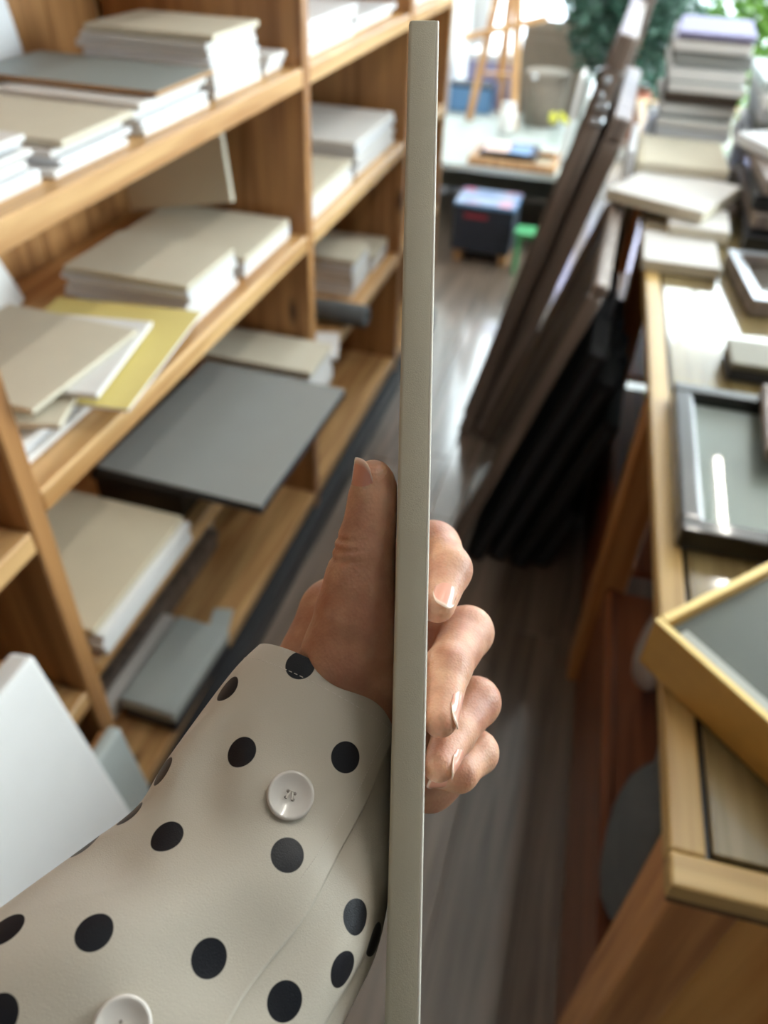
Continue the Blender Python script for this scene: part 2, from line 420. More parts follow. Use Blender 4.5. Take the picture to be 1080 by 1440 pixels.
# bottom shelf, first bay
gx = thing('grey_card_box', 'flat pale grey card box on the bottom shelf', 'box', (-.645, .845, Z0), math.radians(-2))
box('box_body', (-.058, .058, -.112, .112, .001, .036), M['darkedge'], gx, .003)
box('box_lid', (-.061, .061, -.115, .115, .0365, .066), M['grey_cool'], gx, .004)
gc = slab('torn_card', (-.66, -.615, .975, 1.06, Z0 + .0005, Z0 + .004), M['grey_cool'], 'small torn scrap of pale card beyond the grey box', 'card', rz=.25, bev=.0005)
for i, (x, mt, l0, l1, h, lab) in enumerate([(-.735, 'white', .66, .97, .05, 'white frame moulding lying behind the grey card box'),
                                            (-.765, 'darkbrown', .62, 1.25, .06, 'dark brown frame moulding along the back of the bottom shelf'),
                                            (-.80, 'cream', .64, 1.3, .075, 'cream frame moulding at the very back of the bottom shelf')]):
    m = thing('frame_moulding', lab, 'moulding', (x, (l0 + l1) / 2, Z0), 0, 'frame mouldings on the bottom shelf')
    box('bar', (-.012, .012, -(l1 - l0) / 2, (l1 - l0) / 2, .0005, h), M[mt], m, .003)
    box('rebate_lip', (.0121, .016, -(l1 - l0) / 2, (l1 - l0) / 2, h * .55, h), M[mt], m, .001)
# second bay
stack(-.618, 1.585, 1.93, Z3, .27, [.012, .012, .012, .011, .011], 'the near top shelf stack, middle bay', Wm, tops=[M['white2']])
stack(-.632, 1.95, 2.30, Z3, .26, [.013, .013], 'the far top shelf stack, middle bay', Wm)
stack(-.618, 1.585, 1.915, Z2, .26, [.013, .013, .013, .013], 'the near middle shelf stack, middle bay', Wm, tops=[M['cream']])
stack(-.62, 1.935, 2.31, Z2, .27, [.013, .014, .013, .014, .013, .013], 'the far middle shelf stack, middle bay', Wm)
gl = slab('leaning_canvas', (-.94, -.925, 1.66, 2.25, 0, .27), M['greyboard'], 'grey canvas leaning on the back boards in the middle bay', 'canvas', tilt=(0, -.2, 0)); gl.location.z = Z2 + .003
stack(-.634, 1.95, 2.12, Z1, .25, [.017, .018, .018, .017, .017, .016], 'the near lower shelf stack, middle bay', Wm, jx=.003, jy=.003, rzj=.008, tops=[M['cream']])
stack(-.634, 2.14, 2.32, Z1, .25, [.017, .018, .017], 'the far lower shelf stack, middle bay', Wm, jx=.003, jy=.003, rzj=.008, tops=[M['cream']])
slab('paper_sheet', (-.66, -.575, 1.59, 1.72, Z1 + .0005, Z1 + .012), M['white'], 'crumpled white paper on the lower shelf by the upright', 'paper', rz=.3, bev=.001)
rl = thing('dark_roll', 'dark grey felt roll poking out beside the dark canvas', 'roll', (-.60, 1.80, Z1 + .032))
axr = Matrix.Rotation(math.pi / 2, 3, 'Y')
lathe_obj('felt', [(.001, -.10), (.026, -.10), (.030, -.09), (.030, .05), (.026, .058), (.012, .056), (.010, .03)], M['cloth'], rl, 20, (0, 0, 0), axr)
lathe_obj('core', [(.0099, -.08), (.0099, .052)], M['black'], rl, 12, (0, 0, 0), axr)
# last bay
stack(-.628, 2.64, 2.82, Z2, .2, [.02, .02, .018], 'the little middle shelf stack, last bay', Wm, jx=.003, jy=.004)
stack(-.628, 2.46, 2.78, Z3, .2, [.016, .016], 'the little top shelf stack, last bay', Wm, jx=.003, jy=.004)

# ---------------------------------------------------- big canvases leaning in front of the near bay
def leaning(name, y0, y1, h, th, xbot, ang, mat, label, parts=True):
    """stands on the floor, leans towards -x"""
    t = thing(name, label, 'canvas', (xbot, (y0 + y1) / 2, 0), 0, 'large canvases leaning on the shelves')
    t.rotation_euler = (0, -ang, 0)
    L = (y1 - y0) / 2
    box('canvas_face', (-th, 0, -L, L, .001, h), mat, t, .006, 3)
    for s in ((-L + .008, -L + .05), (L - .05, L - .008)):
        box('stretcher_bar', (-th - .012, -th - .0005, s[0], s[1], .008, h - .008), M['pine_z'], t, .002)
    for s in ((.008, .05), (h - .05, h - .008)):
        box('stretcher_bar', (-th - .012, -th - .0005, -L + .051, L - .051, s[0], s[1]), M['pine_y'], t, .002)
    return t
leaning('large_leaning_canvas', -.25, .425, .775, .034, -.36, .195, M['white'], 'big white canvas leaning on the shelves at lower left')
leaning('small_leaning_canvas', .32, .53, .47, .022, -.46, .14, M['grey_cool'], 'narrow grey edged canvas behind the big white leaning canvas')

# ------------------------------------------------------------------ display counter (right)
CY = math.radians(2.6)
ct = thing('display_counter', 'long wooden counter with honey coloured rim and dark glossy inlay', 'counter', (.174, .354, 0), CY)
CL, CWD, CT = 3.1, .95, .80
rw = .032
for nm, d, mt in [('top_rail', (0, rw, rw + .0005, CL - rw, CT - .024, CT), 'oak_y'), ('top_rail', (CWD - rw, CWD, rw + .0005, CL - rw, CT - .024, CT), 'oak_y'),
                  ('top_rail', (0, CWD, 0, rw, CT - .024, CT), 'oak_x'), ('top_rail', (0, CWD, CL - rw + .0005, CL, CT - .024, CT), 'oak_x')]:
    box(nm, d, M[mt], ct, .003, 2)
box('inlay_seat', (rw + .0005, CWD - rw - .0005, rw + .001, CL - rw - .0005, CT - .03, CT - .010), M['black'], ct, 0)
box('inlay_panel', (rw + .006, CWD - rw - .006, rw + .006, CL - rw - .006, CT - .0098, CT - .002), M['inlay'], ct, .0015)
box('plywood_edge', (.006, CWD - .006, .006, CL - .006, CT - .042, CT - .0305), M['plyedge'], ct, .001)
for y in (.012, .86, 1.72, 2.6):
    w = .075
    box('leg', (.012, .075, y, y + w, 0, CT - .0425), M['brown_z'], ct, .003)
    box('leg', (CWD - .075, CWD - .012, y, y + w, 0, CT - .0425), M['brown_z'], ct, .003)
for y0, y1 in ((.0875, .8595), (.9355, 1.7195), (1.7955, 2.5995)):
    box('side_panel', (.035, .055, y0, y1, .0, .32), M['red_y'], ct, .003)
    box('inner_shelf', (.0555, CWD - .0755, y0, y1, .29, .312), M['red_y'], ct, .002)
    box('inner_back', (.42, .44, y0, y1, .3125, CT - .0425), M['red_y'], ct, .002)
for k in range(5):
    x0 = .0755 + k * .16
    box('end_panel_board', (x0, x0 + .158, .022, .040, .0, CT - .0425), M['honey_z'], ct, .0015)

# charcoal bag stuffed in the opening
def blob(name, c, r, mat, parent, seed, amp=.2, sub=3, cut=None):
    bm = bmesh.new(); bmesh.ops.create_icosphere(bm, subdivisions=sub, radius=1.0)
    q = random.Random(seed); ks = [(Vector((q.uniform(-1, 1), q.uniform(-1, 1), q.uniform(-1, 1))) * 3.2, q.uniform(0, 6)) for _ in range(6)]
    for v in bm.verts:
        n = v.co.normalized(); s = 1 + amp * sum(math.sin(k.dot(n) + p) for k, p in ks) / 3
        v.co = Vector((n.x * r[0] * s + c[0], n.y * r[1] * s + c[1], n.z * r[2] * s + c[2]))
        if cut is not None and v.co.z < cut: v.co.z = cut
    return link(name, mesh_of(bm, name), mat, parent, True)
bg = thing('cloth_bag', 'charcoal cloth bag bulging out from under the counter top', 'bag', (.240, .60, .3208), CY)
blob('bag_body', (-.005, -.01, .11), (.055, .10, .13), M['cloth'], bg, 3, .14, cut=.001)
blob('bag_neck', (.02, .03, .27), (.035, .06, .07), M['cloth'], bg, 12, .2)
bm = bmesh.new()
for k in range(24):
    a = math.pi * k / 23
    lathe_pts = (.02 + .01 * math.sin(a), -.02 + .10 * k / 23, .32 + .06 * math.sin(a))
    bmesh.ops.create_icosphere(bm, subdivisions=1, radius=.009, matrix=Matrix.Translation(lathe_pts))
link('bag_handle', mesh_of(bm, 'bag_handle'), M['cloth'], bg, True)
pb = thing('plastic_bag', 'crumpled pale plastic bag tucked behind the counter leg', 'bag', (.245, .99, .3208), CY)
blob('bag_body', (.01, 0, .10), (.03, .05, .105), M['plastic'], pb, 8, .25, cut=.001)
blob('bag_knot', (.005, .01, .205), (.018, .022, .02), M['plastic'], pb, 9, .3, sub=2)

# ------------------------------------------------------------------ picture frames
def picture_frame(name, label, loc, rot, w, h, mw, t, mat, fill=None, glass=True, lip=None, back=True, cat='frame', group=None, edge=None):
    """frame lying in its local xy plane (x 0..w, y 0..h), thickness t along z"""
    f = thing(name, label, cat, loc, 0, group); f.rotation_euler = rot
    for d in ((0, w, 0, mw), (0, w, h - mw, h), (0, mw, mw + .0003, h - mw - .0003), (w - mw, w, mw + .0003, h - mw - .0003)):
        b = box('frame_rail', (d[0], d[1], d[2], d[3], 0.0005, t), mat, f, min(.004, mw * .3), 2)
        if edge is not None:
            box('rail_top_edge', (d[0] + .0006, d[1] - .0006, d[2] + .0006, d[3] - .0006, t, t + .0012), edge, b, .0004)
    if back: box('backing_board', (mw * .7, w - mw * .7, mw * .7, h - mw * .7, t * .12, t * .35), fill or M['umber'], f, 0)
    if glass: box('glass_pane', (mw * .8, w - mw * .8, mw * .8, h - mw * .8, t * .55, t * .55 + .002), M['frameglass'], f, 0)
    return f
# deep gold tray frame in the foreground
g = picture_frame('gold_box_frame', 'deep gold box frame lying askew at the near end of the counter', (.137, .592, .8005), (0, 0, math.radians(-43)), .34, .40, .0095, .067, M['gold'], M['glossy_card'], False, edge=M['gold_edge'], back=False)
box('reflection_card', (.0097, .3303, .0097, .3903, .048, .0515), M['smoke'], g, 0)  # card added to paint the grey reflection of the glass
box('paper_slip', (.02, .30, .0100, .034, .0517, .0527), M['white'], g, 0)
box('glass_pane', (.0097, .3303, .0097, .3903, .057, .0595), M['frameglass'], g, 0)
# black glazed frame
bf = picture_frame('black_glazed_frame', 'black picture frame with glass beside the gold frame', (.176, .797, .8005), (0, 0, math.radians(1.5)), .30, .375, .026, .034, M['black'], M['sage'], True)
box('inner_slip', (.0262, .2738, .0262, .0305, .022, .027), M['alu'], bf, .0008)
box('inner_slip', (.0262, .0305, .031, .348, .022, .027), M['alu'], bf, .0008)
picture_frame('dark_picture_frame', 'dark frame with pale edge at the right beside the black glazed frame', (.285, .985, .836), (0, 0, math.radians(-3)), .24, .19, .02, .02, M['darkbrown'], M['beige'])
picture_frame('pale_edged_frame', 'pale edged dark frame lying on the counter beyond the grey block', (.315, 1.55, .8005), (0, 0, math.radians(8)), .30, .26, .022, .035, M['darkbrown'], M['umber'], edge=M['alu'])
gbk = thing('grey_block', 'small olive grey box between the glazed frames', 'box', (.33, 1.32, .8005), CY)
box('box_body', (-.07, .09, -.045, .045, 0, .022), M['darkedge'], gbk, .002)
box('box_lid', (-.072, .092, -.047, .047, .0225, .034), M['olive'], gbk, .002)

# canvases and frames stacked on the far half of the counter
def cslab(dims, mat, label, rz=0.0, edge=None):
    return slab('counter_canvas', dims, mat, label, 'canvas', 'canvases piled on the counter', rz=rz, edge=edge)
cslab((.10, .262, 1.71, 1.90, .8005, .826), M['white'], 'nearest small white canvas on the counter edge', .03, M['cream'])
cslab((.15, .285, 1.875, 2.03, .8265, .850), M['white'], 'small white canvas on top of the nearest one', -.02, M['cream'])
cslab((.10, .29, 1.925, 2.30, .8005, .8255), M['beige'], 'beige canvas under the big bright white canvas', .0)
cslab((.10, .30, 2.045, 2.33, .826, .850), M['umber'], 'brown board under the big bright white canvas', .05)
cslab((.035, .275, 1.93, 2.19, .852, .880), M['white'], 'big bright white canvas jutting over the counter edge', -.38, M['cream'])
cslab((.065, .275, 2.16, 2.44, .8815, .905), M['cream'], 'cream canvas lying behind the big bright white canvas', .04)
tall = [('umber', .03), ('white', .022), ('darkgrey', .03), ('white2', .026), ('greyboard', .024), ('white', .026), ('umber', .03), ('grey_cool', .024), ('white', .028), ('darkgrey', .034), ('umber', .024), ('lilac', .014)]
z = .8005
for i, (mt, t) in enumerate(tall):
    k = len(tall) - 1 - i
    nm = {'umber': 'brown', 'white': 'white', 'darkgrey': 'dark grey', 'grey_cool': 'pale grey', 'white2': 'cool white', 'greyboard': 'mid grey', 'lilac': 'lilac'}[mt]
    ordw = 'topmost' if k == 0 else ('lowest' if i == 0 else (['', 'second', 'third', 'fourth', 'fifth', 'sixth', 'seventh', 'eighth', 'ninth', 'tenth', 'eleventh'][k] + ' from the top'))
    dx = rs.uniform(-.02, .02)
    cslab((.085 + dx, .285 + dx, 2.50 + rs.uniform(-.03, .02), 2.86, z, z + t), M[mt], f'{nm} canvas, {ordw} in the tall pile at the counter end', rs.uniform(-.06, .06), M['white'] if i % 3 == 1 else None)
    z += t + .003
right = [('darkgrey', .04), ('umber', .04), ('white', .03), ('darkgrey', .035), ('white2', .03), ('white', .03), ('grey_cool', .025)]
z = .8005
for i, (mt, t) in enumerate(right):
    k = len(right) - 1 - i
    nm = {'umber': 'brown', 'white': 'white', 'darkgrey': 'dark grey', 'grey_cool': 'pale grey', 'white2': 'cool white'}[mt]
    ordw = 'topmost' if k == 0 else ('lowest' if i == 0 else (['', 'second', 'third', 'fourth', 'fifth', 'sixth'][k] + ' from the top'))
    dx = rs.uniform(-.02, .02)
    cslab((.335 + dx, .63 + dx, 2.46 + rs.uniform(-.03, .02), 2.85, z, z + t), M[mt], f'{nm} canvas, {ordw} in the wide pile at the right', rs.uniform(-.05, .05))
    z += t + .004
cslab((.335, .60, 2.06, 2.36, .945, .970), M['white2'], 'big pale canvas pointing a corner left on the frame pile', .5)
for i, (x, y, rz, z0, lab) in enumerate([(.325, 1.92, -.08, .8005, 'lowest dark frame under the pale corner canvas'),
                                        (.335, 1.96, .06, .838, 'second dark frame from the bottom under the pale corner canvas'),
                                        (.325, 1.98, -.03, .875, 'third dark frame from the bottom under the pale corner canvas'),
                                        (.34, 1.97, .05, .910, 'uppermost dark frame under the pale corner canvas')]):
    picture_frame('stacked_frame', lab, (x, y, z0), (0, 0, rz), .34, .42, .035, .032, M['darkbrown'] if i % 2 else M['black'], M['umber'], i == 3, group='dark frames piled on the counter')

# ------------------------------------------------------------------ big frames leaning against the counter
def lean_frame(name, label, ynear, ylen, h, xbot, ang, t, mw, mat, fill, yaw=0.0, ornament=False, edge=None):
    f = thing(name, label, 'frame', (xbot, ynear, 0), 0, 'big frames leaning against the counter')
    f.rotation_euler = (0, ang, yaw)
    # local: y along the length, z up, x thickness (face at -x)
    for d in ((0, ylen, .0, mw), (0, ylen, h - mw, h), (0, mw, mw + .0005, h - mw - .0005), (ylen - mw, ylen, mw + .0005, h - mw - .0005)):
        r = box('frame_rail', (-t, 0, d[0], d[1], d[2] + .001, d[3]), mat, f, .006, 2)
        if edge is not None and d[1] - d[0] < mw * 1.5:
            box('rail_lip', (-t - .006, -t + .0, d[0], d[0] + .012, d[2], d[3]), edge, r, .002)
    box('backing_board', (-.014, -.006, mw * .8, ylen - mw * .8, mw * .8, h - mw * .8), M['umber'], f, 0)
    box('picture_sheet', (-.019, -.0145, mw * .85, ylen - mw * .85, mw * .85, h - mw * .85), fill, f, 0)
    box('glass_pane', (-t * .75, -t * .75 + .003, mw * .9, ylen - mw * .9, mw * .9, h - mw * .9), M['frameglass'], f, 0)
    if ornament:
        q = random.Random(2)
        for k in range(6):
            zz = h - .09 - .10 * q.random(); yy = mw * (.3 + .5 * q.random())
            blob('ornament_highlight', (-t * q.uniform(.1, .9), -.004, zz), (.010, .008, .011), M['alu'], f, 30 + k, .2, 2)  # ornament in bright metal, painting the highlights on the carving
    return f
lean_frame('leaning_picture', 'big glazed grey picture in a dark frame leaning against the counter', 1.50, .60, .87, -.205, .29, .03, .03, M['darkbrown'], M['greyglaze'], edge=M['umber'])
lean_frame('carved_frame', 'tall carved dark brown frame leaning behind the glazed picture', 2.13, .75, 1.20, -.275, .225, .045, .075, M['darkbrown'], M['umber'], ornament=True, edge=M['umber'])
lean_frame('plain_dark_frame', 'plain dark brown frame sandwiched between carved frame and glazed picture', 2.15, .70, 1.02, -.215, .235, .05, .06, M['darkbrown'], M['umber'], edge=M['umber'])
lean_frame('slim_frame', 'slim dark frame leaning behind the carved one', 2.93, .5, 1.28, -.16, .15, .03, .035, M['darkbrown'], M['darkgrey'], edge=M['umber'])
for i, (x, y, h, mt, lab) in enumerate([(.036, 2.12, .93, 'white2', 'white canvas edge standing upright behind the leaning picture'),
                                       (.064, 2.16, .90, 'beige', 'beige canvas edge standing upright next to the counter')]):
    o = slab('standing_canvas', (x - .009, x + .009, y, y + .30, 0, h), M[mt], lab, 'canvas', 'canvases standing beside the counter', tilt=(0, .0, 0)); o.location.z = .003
def shade_filler(x, y, ln, h, ang, label):  # black slabs added to stand in for the shade on the floor here
    t = thing('shade_filler_slab', label, 'case', (x, y, 0), 0, 'added black slabs standing in for shade'); t.rotation_euler = (0, ang, 0)
    box('filler_body', (-.022, .022, 0, ln, .008, h), M['black_matt'], t, .01, 3)
    box('filler_strip', (-.005, .005, -.003, .0, .02, h - .02), M['darkedge'], t, .001)
    bm = bmesh.new()
    for k in range(17):
        a = math.pi * k / 16
        bmesh.ops.create_icosphere(bm, subdivisions=1, radius=.008, matrix=Matrix.Translation((0, ln / 2 + .06 * math.cos(a), h + .035 * math.sin(a))))
    link('filler_loop', mesh_of(bm, 'filler_loop'), M['darkedge'], t, True)
shade_filler(-.145, 1.54, .50, .70, .29, 'tallest added black slab standing in for shade behind the leaning picture')
shade_filler(-.088, 1.56, .48, .62, .29, 'middle added black slab standing in for shade behind the leaning picture')
shade_filler(-.028, 1.55, .50, .52, .29, 'shorter added black slab standing in for shade near the counter side')
shade_filler(.0262, 1.57, .46, .22, .29, 'lowest added black slab standing in for shade against the counter side')

# ------------------------------------------------------------------ far end: low bench, boxes, easel, plants
bn = thing('low_bench', 'low white topped bench at the far end before the window', 'bench', (-.6, 4.42, 0))
box('bench_top', (-.40, .42, -.57, .58, .34, .37), M['grey_cool'], bn, .004)
for sx in (-.38, .36):
    for sy in (-.54, .50):
        box('leg', (sx, sx + .04, sy, sy + .04, 0, .3395), M['steel'], bn, .003)
box('back_board', (-.38, .40, .2, .22, .02, .3395), M['shadowboard'], bn, .002)  # board added so the space under the bench stays dark
box('side_board', (.401, .419, -.56, .5, .02, .3395), M['darkbrown'], bn, .002)
nb = thing('navy_box', 'navy box with pale blue printed lid on the floor before the bench', 'box', (-.53, 3.70, 0))
box('box_body', (-.14, .14, -.115, .115, .06, .262), M['navy'], nb, .004)
box('box_lid', (-.143, .143, -.118, .118, .2625, .28), M['blue'], nb, .004)
for s in (-.11, .11): box('foot_block', (s - .02, s + .02, -.09, .09, 0, .0595), M['kraft'], nb, .002)
def print_mat():
    m, nt, b = new_mat('printed_box_lid')
    tc = N(nt, 'ShaderNodeTexCoord'); vo = N(nt, 'ShaderNodeTexVoronoi'); vo.inputs['Scale'].default_value = 14
    nt.links.new(tc.outputs['Object'], vo.inputs['Vector'])
    cr = N(nt, 'ShaderNodeValToRGB'); e = cr.color_ramp.elements
    e[0].color = srgb(206, 214, 236); e[1].color = srgb(110, 140, 190)
    x = e.new(.2); x.color = srgb(214, 120, 150); x = e.new(.35); x.color = srgb(180, 196, 226)
    nt.links.new(vo.outputs['Color'], cr.inputs[0]); nt.links.new(cr.outputs[0], b.inputs['Base Color']); b.inputs['Roughness'].default_value = .35
    return m
box('lid_print', (-.14, .14, -.114, .114, .2803, .2812), print_mat(), nb, 0)
box('red_stripe', (-.09, .02, -.1162, -.1152, .215, .235), plain('red_print', srgb(150, 40, 60), .5), nb, 0)
gs = thing('green_stool', 'small green plastic step stool beside the navy box', 'stool', (-.30, 3.58, 0))
box('seat', (-.075, .075, -.055, .055, .175, .20), M['green'], gs, .008, 3)
for sx in (-.06, .045):
    for sy in (-.045, .03):
        box('leg', (sx, sx + .015, sy, sy + .015, 0, .1755), M['green'], gs, .002)
cslab2 = lambda d, m, l, rz=0, e=None: slab('bench_item', d, m, l, 'board', 'boards on the low bench', rz=rz, edge=e)
wf = picture_frame('pine_frame', 'pale pine frame lying on the front of the low bench', (-.68, 3.86, .3705), (0, 0, -.02), .42, .26, .03, .035, M['easel'], M['beige'], False)
picture_frame('thin_picture_frame', 'thin black frame lying on the pale pine frame', (-.63, 3.885, .4065), (0, 0, .02), .27, .22, .02, .022, M['black'], M['umber'], False)
cslab2((-.62, -.50, 3.90, 4.08, .4295, .436), M['pink'], 'pink paper pad on the thin black frame', .06)
cslab2((-.495, -.39, 3.90, 4.05, .4295, .4355), M['blue'], 'light blue pad beside the pink paper pad', -.05)
o = slab('upright_canvas', (-.262, -.246, 3.98, 4.15, 0, .40), M['white'], 'tall white canvas standing at the right end of the bench', 'canvas', tilt=(0, .09, 0)); o.location.z = .371
o = slab('upright_canvas', (-.225, -.211, 4.0, 4.16, 0, .38), M['grey_cool'], 'grey canvas standing behind the tall white one', 'canvas', tilt=(0, .09, 0)); o.location.z = .371
yf = thing('yellow_flowers', 'small yellow flower bunch in a glass on the bench', 'flowers', (-.33, 4.42, .3705))
lathe_obj('jar', [(.03, 0), (.032, .06), (.028, .08)], M['frameglass'], yf, 16)
for k in range(9):
    q = random.Random(k); blob('blossom', (q.uniform(-.045, .045), q.uniform(-.04, .04), .10 + q.uniform(0, .04)), (.018, .018, .014), plain('yellow_petal', srgb(206, 204, 70), .6) if k == 0 else bpy.data.materials['yellow_petal'], yf, k, .25, 2)
ez = thing('wooden_easel', 'wooden easel standing before the window', 'easel', (-.68, 4.68, .376))
beam('front_leg', (-.16, .0, .0), (-.03, .06, .95), .04, .02, M['easel'], ez, (0, 1, 0))
beam('front_leg', (.11, -.10, .0), (-.01, .06, .95), .045, .02, M['easel'], ez, (0, 1, 0))
beam('rear_leg', (-.02, .22, .0), (-.02, .09, .93), .03, .02, M['easel'], ez, (0, 1, 0))
beam('canvas_ledge', (-.22, -.03, .40), (.20, -.03, .52), .05, .03, M['easel'], ez)
beam('cross_bar', (-.10, -.0, .24), (.08, -.0, .24), .03, .015, M['easel'], ez)
beam('mast', (-.02, .035, .2), (-.02, .07, 1.15), .03, .02, M['easel'], ez, (0, 1, 0))
jr = thing('white_jar', 'round white jar on the bench beneath the easel', 'jar', (-.60, 4.50, .3705))
lathe_obj('jar_body', [(.03, 0), (.045, .02), (.048, .10), (.036, .13)], M['white'], jr, 20)
lathe_obj('jar_lid', [(.038, .1305), (.038, .15), (.01, .155)], M['white2'], jr, 20)
bw = thing('blue_crate', 'blue plastic crate behind the easel legs', 'crate', (-.90, 4.93, .3705))
box('crate_body', (-.10, .14, -.06, .06, .001, .13), M['blue'], bw, .006)
box('crate_rim', (-.105, .145, -.065, .065, .1305, .145), M['navy'], bw, .004)
bk = thing('rattan_basket', 'grey brown woven basket at the back of the bench', 'basket', (-.45, 4.80, .3705))
lathe_obj('basket_body', [(.10, 0), (.115, .12), (.12, .24)], M['basket'], bk, 24)
lathe_obj('basket_rim', [(.12, .2405), (.128, .25), (.12, .262)], M['basket'], bk, 24)
ltb = thing('water_bottle', 'slim pale bottle hanging neck up right of the easel', 'bottle', (-.50, 4.62, .3705))
lathe_obj('bottle_body', [(.022, 0), (.026, .02), (.026, .16), (.012, .21), (.011, .25)], M['frameglass'], ltb, 18)
lathe_obj('bottle_cap', [(.013, .2502), (.013, .272)], M['white2'], ltb, 14)

cb = thing('window_cover_box', 'brown box added to dim the window behind the low bench', 'box', (-.44, 5.22, 0))  # brown box added to cover part of the overbright window
box('box_body', (-.21, .21, -.13, .13, .001, .74), M['basket'], cb, .004)
for s_ in (-1, 1): box('box_flap', (-.2, .2, s_ * .13 - .003, s_ * .13 + .003, .741, .80), M['basket'], cb, .001)
lb = thing('lilac_window_cover', 'lilac box added to dim the window behind the easel', 'box', (-.82, 5.24, 0))  # lilac box added to tone down the window beside it
box('box_body', (-.14, .14, -.12, .12, .001, .60), M['lilac'], lb, .006)
box('box_lid', (-.145, .145, -.125, .125, .6005, .64), M['white2'], lb, .005)

def foliage(name, n, c, r, size, mat, parent, seed):
    q = random.Random(seed); vs = []; fs = []
    for k in range(n):
        d = Vector((q.gauss(0, 1), q.gauss(0, 1), q.gauss(0, 1))).normalized() * (q.random() ** .45)
        p = Vector((c[0] + d.x * r[0], c[1] + d.y * r[1], c[2] + d.z * r[2]))
        a = Vector((q.gauss(0, 1), q.gauss(0, 1), q.gauss(0, .6))).normalized(); b = a.cross(Vector((q.gauss(0, 1), q.gauss(0, 1), q.gauss(0, 1)))).normalized()
        s = size * q.uniform(.7, 1.3); nn = a.cross(b) * s * .12
        i = len(vs)
        vs += [p, p + a * s * .45 + b * s * .24 + nn, p + a * s, p + a * s * .45 - b * s * .24 + nn]
        fs += [(i, i + 1, i + 2), (i, i + 2, i + 3)]
    me = bpy.data.meshes.new(name); me.from_pydata([tuple(v) for v in vs], [], fs)
    return link(name, me, mat, parent)
def potted(loc, label, c, r, n, size, mat, seed, pot=M['terracotta'], ps=1.0):
    t = thing('potted_plant', label, 'plant', loc)
    lathe_obj('pot', [(.075 * ps, 0), (.10 * ps, .18 * ps), (.112 * ps, .18 * ps), (.112 * ps, .22 * ps), (.095 * ps, .22 * ps), (.09 * ps, .19 * ps)], pot, t, 24)
    lathe_obj('stem', [(.012, .18 * ps), (.008, c[2])], M['kraft'], t, 8)
    f = foliage('foliage', n, c, r, size, mat, t, seed); f['kind'] = 'stuff'
    return t
sd = thing('plant_stand', 'dark plant stand beside the bench', 'stand', (.0, 4.66, 0))
box('stand_top', (-.13, .13, -.13, .13, .36, .385), M['darkbrown'], sd, .004)
for sx in (-.12, .095):
    for sy in (-.12, .095): box('leg', (sx, sx + .025, sy, sy + .025, 0, .3595), M['darkbrown'], sd, .002)
potted((.0, 4.66, .3855), 'bushy dark green plant in a terracotta pot on a stand', (-.10, .10, .60), (.32, .26, .40), 2600, .065, M['leaf'], 5)
potted((.62, 5.25, 0), 'tall green plant in a pot near the far window', (.0, .05, .95), (.34, .25, .55), 1300, .08, M['leaf2'], 6, ps=1.5)
# greenery outside
for i, (x, y, w, h, mt, lab) in enumerate([(.2, 6.9, .7, .9, 'leaf', 'dark green shrub outside behind the bushy plant'),
                                          (1.5, 7.3, .9, 1.0, 'leaf2', 'bright green shrub outside at the right of the window'),
                                          (-.15, 8.6, 1.0, 1.5, 'leaf', 'taller dark shrub farther outside')]):
    t = thing('garden_shrub', lab, 'shrub', (x, y, -.1), 0, 'shrubs outside the window')
    lathe_obj('trunk', [(.03, 0), (.02, h * .5)], M['kraft'], t, 8)
    f = foliage('foliage', 1800, (0, 0, h * .6), (w / 2 + .1, w / 2, h * .5), .09, M[mt], t, 40 + i); f['kind'] = 'stuff'
fa = thing('far_building', 'pale lilac building across the street seen through the window', 'building', (-3.4, 17, -.1))
box('wall', (-4, 5, 0, 1, 0, 7), M['lilac'], fa, .01)
for k in range(4): box('window', (-3.4 + 2.1 * k, -2.2 + 2.1 * k, -.04, .0, 1.0, 2.6), M['greyglaze'], fa, .01)
box('base_course', (-4.05, 5.05, -.06, 0, 0, .6), M['paving'], fa, .01)

# ------------------------------------------------------------------ the held board, the hand, the sleeve
# laid out around the board in millimetres: x right, y down, z away from the person, then turned into the room
def to_world(p):
    return EYE + (RM @ (np.asarray(p, float).T / 1000.0)).T
def Q(px, py, z):
    return np.array([(px - 540) / FPX * z, (py - 720) / FPX * z, z])

B_top, B_bot = Q(596, 26, 256.0), Q(565.5, 1440, 219.0)
B_u = (B_bot - B_top); B_u /= np.linalg.norm(B_u)
B_d = np.array([0.037, 0.0, 1.0]); B_d -= B_d.dot(B_u) * B_u; B_d /= np.linalg.norm(B_d)
B_w = np.cross(B_u, B_d); B_w = B_w if B_w[0] > 0 else -B_w
B_T, B_L, B_D = 10.0, 372.0, 45.0           # thickness, length, depth of the board in mm

def board_box(name, w0, w1, l0, l1, d0, d1, mat, parent, bev, seg=3):
    bm = bmesh.new(); bm_box(bm, w0, w1, l0, l1, d0, d1, bev=bev, seg=seg)
    for v in bm.verts:
        v.co = Vector(to_world(B_top + B_w * v.co.x + B_u * v.co.y + B_d * v.co.z) - np.array(BO))
    return link(name, mesh_of(bm, name), mat, parent, True)
BO = tuple(to_world(B_top + B_u * B_L + B_d * B_D / 2))
hb = thing('canvas_board', 'narrow off white canvas board held upright, edge towards the viewer', 'board', BO)
board_box('board_core', -B_T / 2, B_T / 2, 0, B_L, 0, B_D, M['boardcore'], hb, 1.3)
board_box('front_canvas_highlight', B_T / 2 - 1.0, B_T / 2 + .15, .5, B_L - .5, -.05, B_D - .5, M['boardface'], hb, .55, 3)  # paler canvas face, its edge paints the bright bevel highlight

